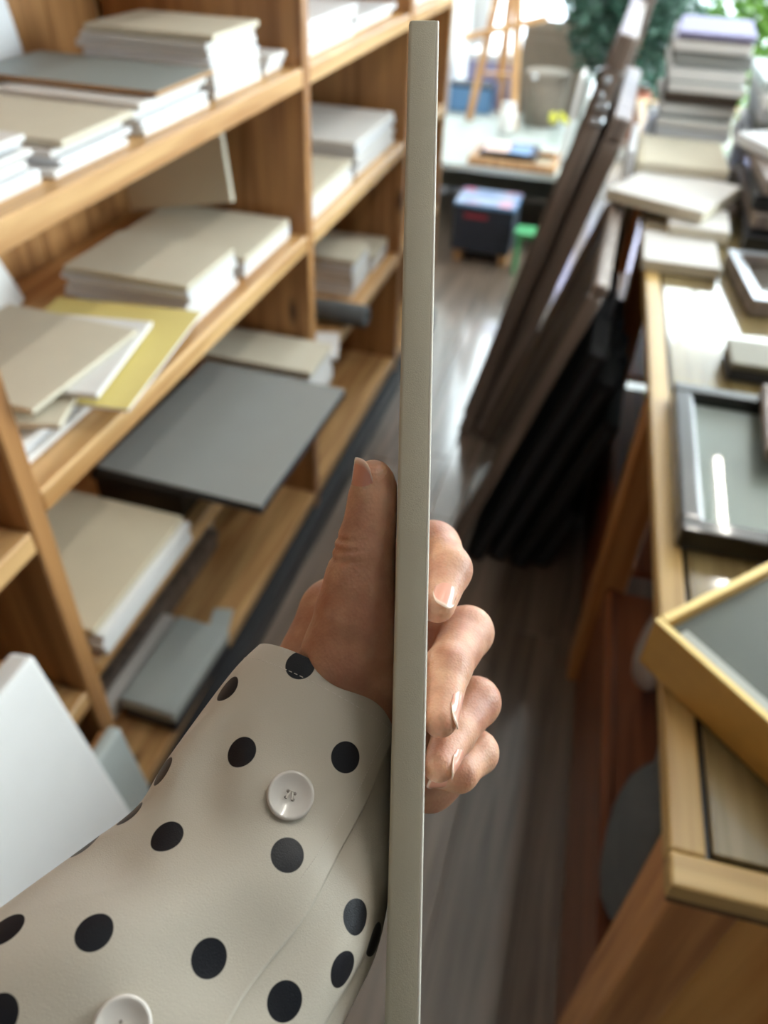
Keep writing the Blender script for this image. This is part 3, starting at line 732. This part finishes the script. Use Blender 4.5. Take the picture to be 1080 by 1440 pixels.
# --- hand: smooth blend of tapered limbs, surface extracted on a grid
def cone(P, a, b, ra, rb):
    ab = b - a; L2 = float(ab.dot(ab))
    t = ((P[0] - a[0]) * ab[0] + (P[1] - a[1]) * ab[1] + (P[2] - a[2]) * ab[2]) / L2
    np.clip(t, 0, 1, out=t)
    d = np.sqrt((P[0] - a[0] - t * ab[0]) ** 2 + (P[1] - a[1] - t * ab[1]) ** 2 + (P[2] - a[2] - t * ab[2]) ** 2)
    return d - (ra + (rb - ra) * t)
def smin(a, b, k):
    h = np.clip(.5 + .5 * (b - a) / k, 0, 1)
    return b + (a - b) * h - k * h * (1 - h)
f32 = lambda v: np.array(v, np.float32)
J = {
 'thumb': [(Q(525, 675, 247), 6.6), (Q(523, 704, 248), 7.3), (Q(520, 738, 249), 8.1), (Q(513, 775, 250), 9.8), (Q(506, 818, 252), 11.2), (Q(499, 862, 254), 12.8), (Q(490, 915, 258), 15.0), (Q(458, 1000, 270), 17.0)],
 'index': [(Q(470, 862, 300), 13.0), (Q(609, 771, 300), 10.6), (Q(629, 801, 284), 8.9), (Q(615, 850, 269), 6.5)],
 'middle': [(Q(470, 918, 310), 12.5), (Q(657, 889, 297), 9.9), (Q(629, 940, 271), 8.3), (Q(619, 1013, 252), 5.7)],
 'ring': [(Q(482, 985, 312), 12.0), (Q(669, 987, 293), 9.2), (Q(638, 1032, 274), 7.6), (Q(617, 1077, 256), 5.5)],
 'pinky': [(Q(500, 1048, 306), 11.0), (Q(670, 1058, 290), 8.0), (Q(645, 1086, 277), 6.8), (Q(608, 1086, 272), 5.2)],
}
WR = Q(415, 1010, 285); FA = Q(255, 1230, 255)
lo, hi, hs = np.array([-62.0, -28.0, 232.0]), np.array([52.0, 135.0, 338.0]), 0.8
nx, ny, nz = [int((hi[i] - lo[i]) / hs) + 1 for i in range(3)]
ax = [f32(lo[i] + hs * np.arange(n)) for i, n in enumerate((nx, ny, nz))]
P = np.meshgrid(*ax, indexing='ij')
def chain(pts, k):
    d = None
    for (a, ra), (b, rb) in zip(pts, pts[1:]):
        c = cone(P, f32(a), f32(b), ra, rb); d = c if d is None else smin(d, c, k)
    return d
# palm
palm = cone(P, f32(FA), f32(WR), 27.0, 21.0)
for nm, rw_ in (('index', 17.5), ('middle', 15.0), ('ring', 14.0), ('pinky', 13.0)):
    palm = smin(palm, cone(P, f32(WR), f32(J[nm][0][0]), rw_, J[nm][0][1]), 6.0)
for a, b in (('index', 'middle'), ('middle', 'ring'), ('ring', 'pinky')):
    palm = smin(palm, cone(P, f32(J[a][0][0]), f32(J[b][0][0]), 11.5, 11.0), 5.0)
palm = smin(palm, cone(P, f32(Q(505, 1078, 300)), f32(Q(603, 1099, 298)), 13.0, 11.0), 5.0)     # heel of the little finger side
palm = smin(palm, cone(P, f32(J['thumb'][6][0]), f32(J['index'][0][0]), 9.0, 9.0), 7.0)          # web of the thumb
palm = smin(palm, cone(P, f32(Q(603, 1099, 298)), f32(Q(650, 1082, 292)), 10.5, 7.0), 4.0)
thumb = chain(J['thumb'], 3.0)
thumb = smin(thumb, cone(P, f32(Q(523, 850, 254)), f32(Q(518, 1010, 264)), 8.5, 12.0), 6.0)        # ball of the thumb against the board
# pad of the thumb, fuller towards the board
thumb = smin(thumb, cone(P, f32(Q(536, 690, 249)), f32(Q(533, 730, 249)), 4.5, 5.5), 4.0)
# creases over the thumb joint
tj, td = Q(505, 768, 249), J['thumb'][2][0] - J['thumb'][4][0]; td = td / np.linalg.norm(td)
ta = (P[0] - tj[0]) * td[0] + (P[1] - tj[1]) * td[1] + (P[2] - tj[2]) * td[2]
side = np.clip((tj[0] + 3 - P[0]) / 8.0, 0, 1)
for off, dep in ((-3.0, .9), (.2, 1.0), (3.2, .8)):
    thumb = thumb + dep * side * np.exp(-((ta - off - .25 * (P[0] - tj[0])) / .8) ** 2)
hand = smin(palm, thumb, 7.0)
wr = {}
for nm in ('index', 'middle', 'ring', 'pinky'):
    d = chain(J[nm], 2.6)
    # wrinkles on the knuckle
    a, b = J[nm][1][0], J[nm][2][0]
    v = b - J[nm][0][0]; v = v / np.linalg.norm(v)
    s = (P[0] - a[0]) * v[0] + (P[1] - a[1]) * v[1] + (P[2] - a[2]) * v[2]
    dist = np.sqrt((P[0] - a[0]) ** 2 + (P[1] - a[1]) ** 2 + (P[2] - a[2]) ** 2)
    d = d + (.0 if nm == 'index' else .12) * np.exp(-(dist / 12.0) ** 2) * np.sin(s * 2.6)
    b2 = J[nm][2][0]; v2 = J[nm][3][0] - J[nm][1][0]; v2 = v2 / np.linalg.norm(v2)
    s2 = (P[0] - b2[0]) * v2[0] + (P[1] - b2[1]) * v2[1] + (P[2] - b2[2]) * v2[2]
    d2 = np.sqrt((P[0] - b2[0]) ** 2 + (P[1] - b2[1]) ** 2 + (P[2] - b2[2]) ** 2)
    d = d + (.05 if nm == 'index' else .12) * np.exp(-(d2 / 8.0) ** 2) * np.sin(s2 * 3.2)
    wr[nm] = d
fing = wr['index']
for nm in ('middle', 'ring', 'pinky'):
    fing = smin(fing, wr[nm], .9)
hand = smin(hand, fing, 2.2)
# flatten where the hand presses the board
q = [P[i] - B_top[i] for i in range(3)]
lw_ = np.abs(q[0] * B_w[0] + q[1] * B_w[1] + q[2] * B_w[2]) - (B_T / 2 + .35)
ld_ = np.abs(q[0] * B_d[0] + q[1] * B_d[1] + q[2] * B_d[2] - B_D / 2) - (B_D / 2 + .35)
board = np.maximum(lw_, ld_)
hand = np.maximum(hand, -board).astype(np.float32)

def surface_nets(F, lo, h):
    s = F < 0
    nx, ny, nz = F.shape
    acc = np.zeros((nx - 1, ny - 1, nz - 1, 3), np.float32); cnt = np.zeros((nx - 1, ny - 1, nz - 1), np.float32)
    I = np.stack(np.meshgrid(np.arange(nx - 1), np.arange(ny - 1), np.arange(nz - 1), indexing='ij'), -1).astype(np.float32)
    def corner(A, o): return A[o[0]:nx - 1 + o[0], o[1]:ny - 1 + o[1], o[2]:nz - 1 + o[2]]
    for axis in range(3):
        others = [k for k in range(3) if k != axis]
        for u in (0, 1):
            for v in (0, 1):
                o0 = [0, 0, 0]; o0[others[0]] = u; o0[others[1]] = v; o1 = list(o0); o1[axis] = 1
                a, b = corner(F, o0), corner(F, o1)
                m = (a < 0) != (b < 0)
                t = np.where(m, a / np.where(m, a - b, 1), 0)
                off = np.zeros(acc.shape, np.float32)
                off[..., others[0]] = u; off[..., others[1]] = v; off[..., axis] = t
                acc += off * m[..., None]; cnt += m
    act = cnt > 0
    idx = -np.ones(act.shape, np.int64); idx[act] = np.arange(act.sum())
    V = (I[act] + acc[act] / cnt[act][:, None]) * h + lo
    quads = []
    for axis in range(3):
        others = [k for k in range(3) if k != axis]
        sl0 = [slice(1, -1)] * 3; sl1 = [slice(1, -1)] * 3
        sl0[axis] = slice(0, -1); sl1[axis] = slice(1, None)
        a, b = s[tuple(sl0)], s[tuple(sl1)]
        for flip in (False, True):
            m = (a & ~b) if not flip else (~a & b)
            ii = np.argwhere(m)
            if len(ii) == 0: continue
            g = ii.copy(); g[:, others[0]] += 1; g[:, others[1]] += 1
            def c(du, dv):
                k = g.copy(); k[:, others[0]] -= du; k[:, others[1]] -= dv
                return idx[k[:, 0], k[:, 1], k[:, 2]]
            qd = np.stack([c(0, 0), c(1, 0), c(1, 1), c(0, 1)], 1)
            if flip: qd = qd[:, ::-1]
            quads.append(qd)
    qd = np.concatenate(quads); qd = qd[(qd >= 0).all(1)]
    return V, qd
HV, HF = surface_nets(hand, lo, hs)
PO = to_world(WR)
me = bpy.data.meshes.new('person')
me.from_pydata((to_world(HV) - PO).tolist(), [], HF.tolist())
bm = bmesh.new(); bm.from_mesh(me)
bmesh.ops.smooth_vert(bm, verts=bm.verts, factor=.5, use_axis_x=True, use_axis_y=True, use_axis_z=True)
bmesh.ops.recalc_face_normals(bm, faces=bm.faces); bm.to_mesh(me); bm.free()

def skin_mat():
    m, nt, b = new_mat('skin')
    tc = N(nt, 'ShaderNodeTexCoord')
    no = N(nt, 'ShaderNodeTexNoise'); no.inputs['Scale'].default_value = 70; no.inputs['Detail'].default_value = 5
    nt.links.new(tc.outputs['Object'], no.inputs['Vector'])
    cr = N(nt, 'ShaderNodeValToRGB'); e = cr.color_ramp.elements
    e[0].position = .3; e[0].color = srgb(178, 121, 96); e[1].position = .72; e[1].color = srgb(220, 171, 140)
    nt.links.new(no.outputs[0], cr.inputs[0]); nt.links.new(cr.outputs[0], b.inputs['Base Color'])
    b.inputs['Roughness'].default_value = .48
    b.inputs['Subsurface Weight'].default_value = .5
    b.inputs['Subsurface Radius'].default_value = (1.0, .4, .22); b.inputs['Subsurface Scale'].default_value = .003
    n2 = N(nt, 'ShaderNodeTexVoronoi'); n2.inputs['Scale'].default_value = 900
    nt.links.new(tc.outputs['Object'], n2.inputs['Vector'])
    bp = N(nt, 'ShaderNodeBump'); bp.inputs['Strength'].default_value = .18; bp.inputs['Distance'].default_value = .0006
    nt.links.new(n2.outputs['Distance'], bp.inputs['Height']); nt.links.new(bp.outputs[0], b.inputs['Normal'])
    return m
person = link('person', me, skin_mat(), None, True)
person.location = PO
tag(person, 'left hand and forearm of a person in a polka dot blouse gripping the board', 'person')

# --- finger nails
def nail_mat():
    m, nt, b = new_mat('finger_nail')
    uv = N(nt, 'ShaderNodeUVMap'); sp = N(nt, 'ShaderNodeSeparateXYZ'); nt.links.new(uv.outputs[0], sp.inputs[0])
    cr = N(nt, 'ShaderNodeValToRGB'); e = cr.color_ramp.elements
    e[0].position = .86; e[0].color = srgb(226, 160, 138); e[1].position = .93; e[1].color = srgb(236, 204, 184)
    nt.links.new(sp.outputs[1], cr.inputs[0]); nt.links.new(cr.outputs[0], b.inputs['Base Color'])
    b.inputs['Roughness'].default_value = .22; b.inputs['Coat Weight'].default_value = .4
    b.inputs['Subsurface Weight'].default_value = .2; b.inputs['Subsurface Radius'].default_value = (1, .5, .3); b.inputs['Subsurface Scale'].default_value = .001
    return m
NM = nail_mat()
def nail(a, b, r0, r1, normal, L0, L1, half, label=None):
    """a: joint end, b: finger tip centre; the nail runs from L0 to L1 mm past/along the bone towards the tip"""
    d = (b - a) / np.linalg.norm(b - a); n = np.array(normal, float); n -= n.dot(d) * d; n /= np.linalg.norm(n); s = np.cross(d, n)
    bl = np.linalg.norm(b - a); vs, fs, uvs = [], [], []
    NU, NV = 12, 12
    for layer in (0, 1):
        for j in range(NV + 1):
            v = j / NV
            for i in range(NU + 1):
                u = -1 + 2 * i / NU
                end = L1 - (L1 - L0) * (.10 * u ** 2 + .26 * u ** 4); st = L0 + (L1 - L0) * .16 * u ** 2
                along = st + (end - st) * v
                r = r0 + (r1 - r0) * min(1.0, along / bl)
                ph = u * half
                lift = -.25 + .55 * min(1.0, v * 2.2) + (.3 * max(0, v - .8) / .2) - .45 * u ** 4 * (1 - v * .6) - .35 * layer
                drop = -.10 * (max(0, along - bl)) ** 1.6 * .35
                p = a + d * along + s * math.sin(ph) * (r + lift) + n * (math.cos(ph) * (r + lift) + drop)
                vs.append(p); uvs.append((i / NU, v))
    W_ = NU + 1; H_ = (NU + 1) * (NV + 1)
    for j in range(NV):
        for i in range(NU):
            k = j * W_ + i
            fs.append((k, k + 1, k + W_ + 1, k + W_)); k += H_; fs.append((k, k + W_, k + W_ + 1, k + 1))
    rim = [i for i in range(NU)] ; 
    def bridge(p, q_): fs.append((p, q_, q_ + H_, p + H_))
    for i in range(NU): bridge(i + 1, i); bridge(NV * W_ + i, NV * W_ + i + 1)
    for j in range(NV): bridge(j * W_, (j + 1) * W_); bridge((j + 1) * W_ + NU, j * W_ + NU)
    m = bpy.data.meshes.new('fingernail'); m.from_pydata((to_world(np.array(vs)) - PO).tolist(), [], fs)
    ul = m.uv_layers.new(name='UVMap')
    for lp in m.loops: ul.data[lp.index].uv = uvs[lp.vertex_index]
    o = link('fingernail', m, NM, person, True)
    if label: o['label'] = label
    return o
T = J['thumb']
nail(T[2][0], T[0][0], T[2][1], T[0][1], (-1.0, 0.0, -.55), 4.5, 21.8, 1.05, 'thumb nail with pale free edge')
for nm, nv, L0, L1, hf in (('index', (.05, .1, -1.0), 12.0, 25.5, .70), ('middle', (1.0, .1, -.75), 10.0, 26.5, .74), ('ring', (1.0, .25, -.75), 8.0, 23.5, .72), ('pinky', (.8, .5, -.5), 6.0, 15.5, .68)):
    a, b = J[nm][2], J[nm][3]
    nail(a[0], b[0], a[1], b[1], nv, L0, L1, hf)

# --- sleeve
RING = [  # left silhouette, right silhouette, depth, half depth
 ((368, 913), (549, 1012), 272, 25), ((333, 948), (551, 1060), 268, 27), ((285, 1010), (551, 1132), 262, 29), ((241, 1074), (549, 1200), 255, 31),
 ((203, 1138), (544, 1262), 248, 33), ((128, 1196), (526, 1345), 240, 36), ((45, 1256), (480, 1435), 230, 38), ((-40, 1318), (425, 1540), 220, 40), ((-135, 1388), (370, 1650), 212, 42)]
def cr_interp(tab, t):
    n = len(tab) - 1; i = min(int(t), n - 1); u = t - i
    p0, p1, p2, p3 = tab[max(i - 1, 0)], tab[i], tab[i + 1], tab[min(i + 2, n)]
    return .5 * ((2 * p1) + (-p0 + p2) * u + (2 * p0 - 5 * p1 + 4 * p2 - p3) * u * u + (-p0 + 3 * p1 - 3 * p2 + p3) * u ** 3)
RT = np.array([[*Q(l[0], l[1], z), *Q(r[0], r[1], z), h] for l, r, z, h in RING])
NV_ = len(RING) - 1
def folds(v, th):
    """soft drape of the satin in mm: v along the sleeve 0..8, th around (0 left, pi/2 towards the viewer, pi right)"""
    g = lambda a, b, w1, w2, sl=0: math.exp(-(((v - a) / w1) ** 2) - (((th - b - sl * (v - a)) / w2) ** 2))
    d = 0.0
    d += 2.8 * g(2.6, .55, 1.2, .22, -.05) - 3.4 * g(2.9, .95, 1.1, .25, .06)
    d += 2.6 * g(4.3, .35, .7, .3, .3) - 3.6 * g(4.9, .75, .8, .3, .25)
    d += 3.2 * g(6.1, 1.15, 1.2, .32, .12) - 3.2 * g(6.0, 1.75, 1.3, .28, .05)
    d += 1.8 * g(4.6, 1.55, 1.0, .3, -.1) - 2.0 * g(3.4, 2.15, 1.4, .22, -.1)
    d += 2.4 * g(5.6, 2.35, 1.2, .16, -.02) - 3.2 * g(6.2, 2.72, 1.5, .11, -.03)
    d += .5 * math.sin(3.1 * th + 1.7 * v) + .35 * math.sin(5.3 * th - 2.3 * v + 1)
    for k in range(4):
        d += 1.6 * math.sin(1.9 * v + k * 1.7) * math.exp(-((th - 4.0 - .5 * k) / .25) ** 2)
    return d * min(1.0, .06 + v * .45)
def sleeve_pt(v, th, off=0.0):
    t = cr_interp(RT, v)
    L, R, h = t[:3], t[3:6], t[6]
    c = (L + R) / 2; a = (L - R) / 2; an = a / np.linalg.norm(a)
    view = -c / np.linalg.norm(c); view -= view.dot(an) * an; view /= np.linalg.norm(view)
    ra, rb = np.linalg.norm(a), h
    f = folds(v, th) * (.35 + .65 * abs(math.sin(th)) ** .5) + off
    sgn = lambda x, e: math.copysign(abs(x) ** e, x)
    p = c + an * (ra + min(f, off + .5)) * sgn(math.cos(th), .92) + view * (rb + f) * sgn(math.sin(th), .85)
    # behind the board the cuff bellies out to the right
    w = max(0.0, min(1.0, (p[2] - 283) / 8.0)); w = w * w * (3 - 2 * w)
    k = max(0.0, 1 - abs(v - 1.2) / 2.2)
    p = p + np.array([13.0 * w * k * max(0.0, -math.cos(th) + .5), 0, 0])
    # the cuff edge arches towards the hand on the viewer's side
    e = max(0.0, math.sin(th)) * math.exp(-(v / 1.3) ** 2)
    p = p + np.array([1.6, -4.6, 1.2]) * e
    return p
def sleeve_sheet(name, v0, v1, t0f, t1f, off, mat, parent, nu=150, nv=150, thick=.7, closed=False):
    vs, fs = [], []
    for layer in (0, 1):
        for j in range(nv + 1):
            v = v0 + (v1 - v0) * j / nv
            t0, t1 = t0f(v), t1f(v)
            for i in range(nu + (0 if closed else 1)):
                th = t0 + (t1 - t0) * i / nu
                vs.append(sleeve_pt(v, th, off - layer * thick))
    W_ = nu if closed else nu + 1; H_ = W_ * (nv + 1)
    for j in range(nv):
        for i in range(nu):
            i2 = (i + 1) % W_
            k00, k10, k01, k11 = j * W_ + i, j * W_ + i2, (j + 1) * W_ + i, (j + 1) * W_ + i2
            fs.append((k00, k10, k11, k01)); fs.append((k00 + H_, k01 + H_, k11 + H_, k10 + H_))
    for i in range(nu):
        i2 = (i + 1) % W_
        fs.append((i2, i, i + H_, i2 + H_)); b = nv * W_; fs.append((b + i, b + i2, b + i2 + H_, b + i + H_))
    if not closed:
        for j in range(nv):
            a, b = j * W_, (j + 1) * W_; fs.append((a, b, b + H_, a + H_))
            a, b = j * W_ + nu, (j + 1) * W_ + nu; fs.append((b, a, a + H_, b + H_))
    m = bpy.data.meshes.new(name); m.from_pydata((to_world(np.array(vs)) - PO).tolist(), [], fs)
    o = link(name, m, mat, parent, True)
    bm = bmesh.new(); bm.from_mesh(m); bmesh.ops.recalc_face_normals(bm, faces=bm.faces); bm.to_mesh(m); bm.free()
    return o
SEAM = np.array([[3.0], [2.52], [2.28], [2.13], [2.0], [1.95], [1.94], [1.95], [1.96]])
seam = lambda v: float(cr_interp(SEAM, v)[0])
# dots: (v along the sleeve, angle around)
DOTS = [(.4, 1.21), (1.4, .50), (2.3, 1.11), (1.6, 1.91), (3.2, .36), (4.2, .30), (4.35, .93), (3.9, 1.68), (4.5, 2.34), (6.2, 1.16), (5.9, 1.66),
        (4.75, 2.80), (5.35, 2.42), (6.05, 2.16), (6.7, .70), (5.0, .22), (7.7, 1.13), (7.6, 2.0)]
DOTS += [(.8 + 1.35 * i + (.6 if j % 2 else 0), 3.6 + .62 * j) for i in range(5) for j in range(4)]     # the side turned away
def satin_mat():
    m, nt, b = new_mat('polka_dot_satin')
    tc = N(nt, 'ShaderNodeTexCoord')
    last = None
    for (v, th) in DOTS:
        c = to_world(sleeve_pt(v, th, .6)) - PO
        ds = N(nt, 'ShaderNodeVectorMath', operation='DISTANCE'); ds.inputs[1].default_value = tuple(c)
        nt.links.new(tc.outputs['Object'], ds.inputs[0])
        if last is None: last = ds.outputs['Value']
        else:
            mn = N(nt, 'ShaderNodeMath', operation='MINIMUM'); nt.links.new(last, mn.inputs[0]); nt.links.new(ds.outputs['Value'], mn.inputs[1]); last = mn.outputs[0]
    mr = N(nt, 'ShaderNodeMapRange'); mr.inputs['From Min'].default_value = .00475; mr.inputs['From Max'].default_value = .00495
    if last is not None: nt.links.new(last, mr.inputs['Value'])
    mx = N(nt, 'ShaderNodeMix', data_type='RGBA'); mx.inputs[6].default_value = srgb(8, 10, 20); mx.inputs[7].default_value = srgb(196, 187, 172)
    nt.links.new(mr.outputs[0], mx.inputs[0]); nt.links.new(mx.outputs[2], b.inputs['Base Color'])
    b.inputs['Roughness'].default_value = .40; b.inputs['Sheen Weight'].default_value = .06; b.inputs['Sheen Roughness'].default_value = .4
    b.inputs['Specular IOR Level'].default_value = .38
    no = N(nt, 'ShaderNodeTexNoise'); no.inputs['Scale'].default_value = 2600; no.inputs['Detail'].default_value = 2
    nt.links.new(tc.outputs['Object'], no.inputs['Vector'])
    bp = N(nt, 'ShaderNodeBump'); bp.inputs['Strength'].default_value = .22; bp.inputs['Distance'].default_value = .0005
    nt.links.new(no.outputs[0], bp.inputs['Height']); nt.links.new(bp.outputs[0], b.inputs['Normal'])
    return m
SAT = satin_mat()
slv = sleeve_sheet('sleeve', .0, 8.0, lambda v: 0.0, lambda v: 2 * math.pi, 0.0, SAT, person, 200, 170, .6, True)
slv['label'] = 'off white satin sleeve with black polka dots'
cuff = sleeve_sheet('cuff_overlap', -.0, 8.0, lambda v: -1.2, seam, 1.5, SAT, person, 150, 170, .7)
cuff['label'] = 'overlapping buttoned layer of the polka dot cuff'
# hem stitching: little thread dashes a few millimetres below the cuff edge, and along the placket
bm = bmesh.new()
def dash(p, q_, r):
    p, q_ = Vector(to_world(p) - PO), Vector(to_world(q_) - PO); d = (q_ - p); L = d.length; d.normalize()
    s = d.orthogonal().normalized(); u = d.cross(s)
    xf = Matrix([[s[i], d[i], u[i], p[i]] for i in range(3)] + [[0, 0, 0, 1]])
    bm_box(bm, -r, r, 0, L, -r, r, bev=r * .5, xf=xf)
for k in range(46):
    th = -.2 + k * .07
    if th < seam(.62) - .12: dash(sleeve_pt(.62, th, 1.55), sleeve_pt(.62, th + .042, 1.55), .00011)
link('hem_stitching', mesh_of(bm, 'hem_stitching'), M['thread'], cuff)
bm = bmesh.new()
for k in range(60):
    v = .62 + k * .06
    dash(sleeve_pt(v, seam(v) - .17, 1.55), sleeve_pt(v + .034, seam(v + .034) - .17, 1.55), .0001)
link('placket_stitching', mesh_of(bm, 'placket_stitching'), M['thread'], cuff)
# buttons
def button(v, th, label):
    p = sleeve_pt(v, th, 1.6)
    e1 = sleeve_pt(v, th + .03, 1.6) - p; e2 = sleeve_pt(v + .05, th, 1.6) - p
    n = np.cross(e1, e2); n /= np.linalg.norm(n)
    if n.dot(-p) < 0: n = -n
    n = n + .6 * (-p / np.linalg.norm(p)); n /= np.linalg.norm(n)
    e2 = e2 - e2.dot(n) * n; e2 /= np.linalg.norm(e2); e1 = np.cross(e2, n)
    F_ = np.stack([e1, e2, n], 1)
    A3 = Matrix((RM @ F_).tolist()); c = Vector(to_world(p + n * .5) - PO)
    k = .001
    o = lathe_obj('button', [(6.6 * k, 0), (7.1 * k, .5 * k), (7.1 * k, 1.5 * k), (6.6 * k, 2.0 * k), (6.0 * k, 1.95 * k), (5.2 * k, 1.35 * k), (.4 * k, 1.2 * k)], M['button'], person, 40, c, A3)
    o['label'] = label
    for sx, sy in ((-1.1, -.9), (1.1, -.9), (-1.1, .9), (1.1, .9)):
        hc = c + A3 @ Vector((sx * k, sy * k, 1.25 * k))
        lathe_obj('button_hole', [(.5 * k, 0), (.5 * k, .12 * k), (.2 * k, .14 * k)], M['hole'], o, 12, hc, A3)
    for sx in (-1.1, 1.1):
        bm = bmesh.new()
        r = bmesh.ops.create_cube(bm, size=1.0)
        for vv in r['verts']:
            vv.co = c + A3 @ Vector(((sx * .6 + vv.co.x * .55 + (sx * .5) * vv.co.y) * k, vv.co.y * 2.2 * k, (1.6 + vv.co.z * .4 - abs(vv.co.y) * .3) * k))
        bmesh.ops.bevel(bm, geom=bm.edges[:], offset=.12 * k, segments=1, affect='EDGES')
        link('button_thread', mesh_of(bm, 'button_thread'), M['thread'], o)
    return o
BUTTONS = [(2.7, 1.58), (7.2, 1.56)] #BUTTONS#
button(*BUTTONS[0], 'pearly four hole button on the cuff')
button(*BUTTONS[1], 'pearly button lower on the sleeve')
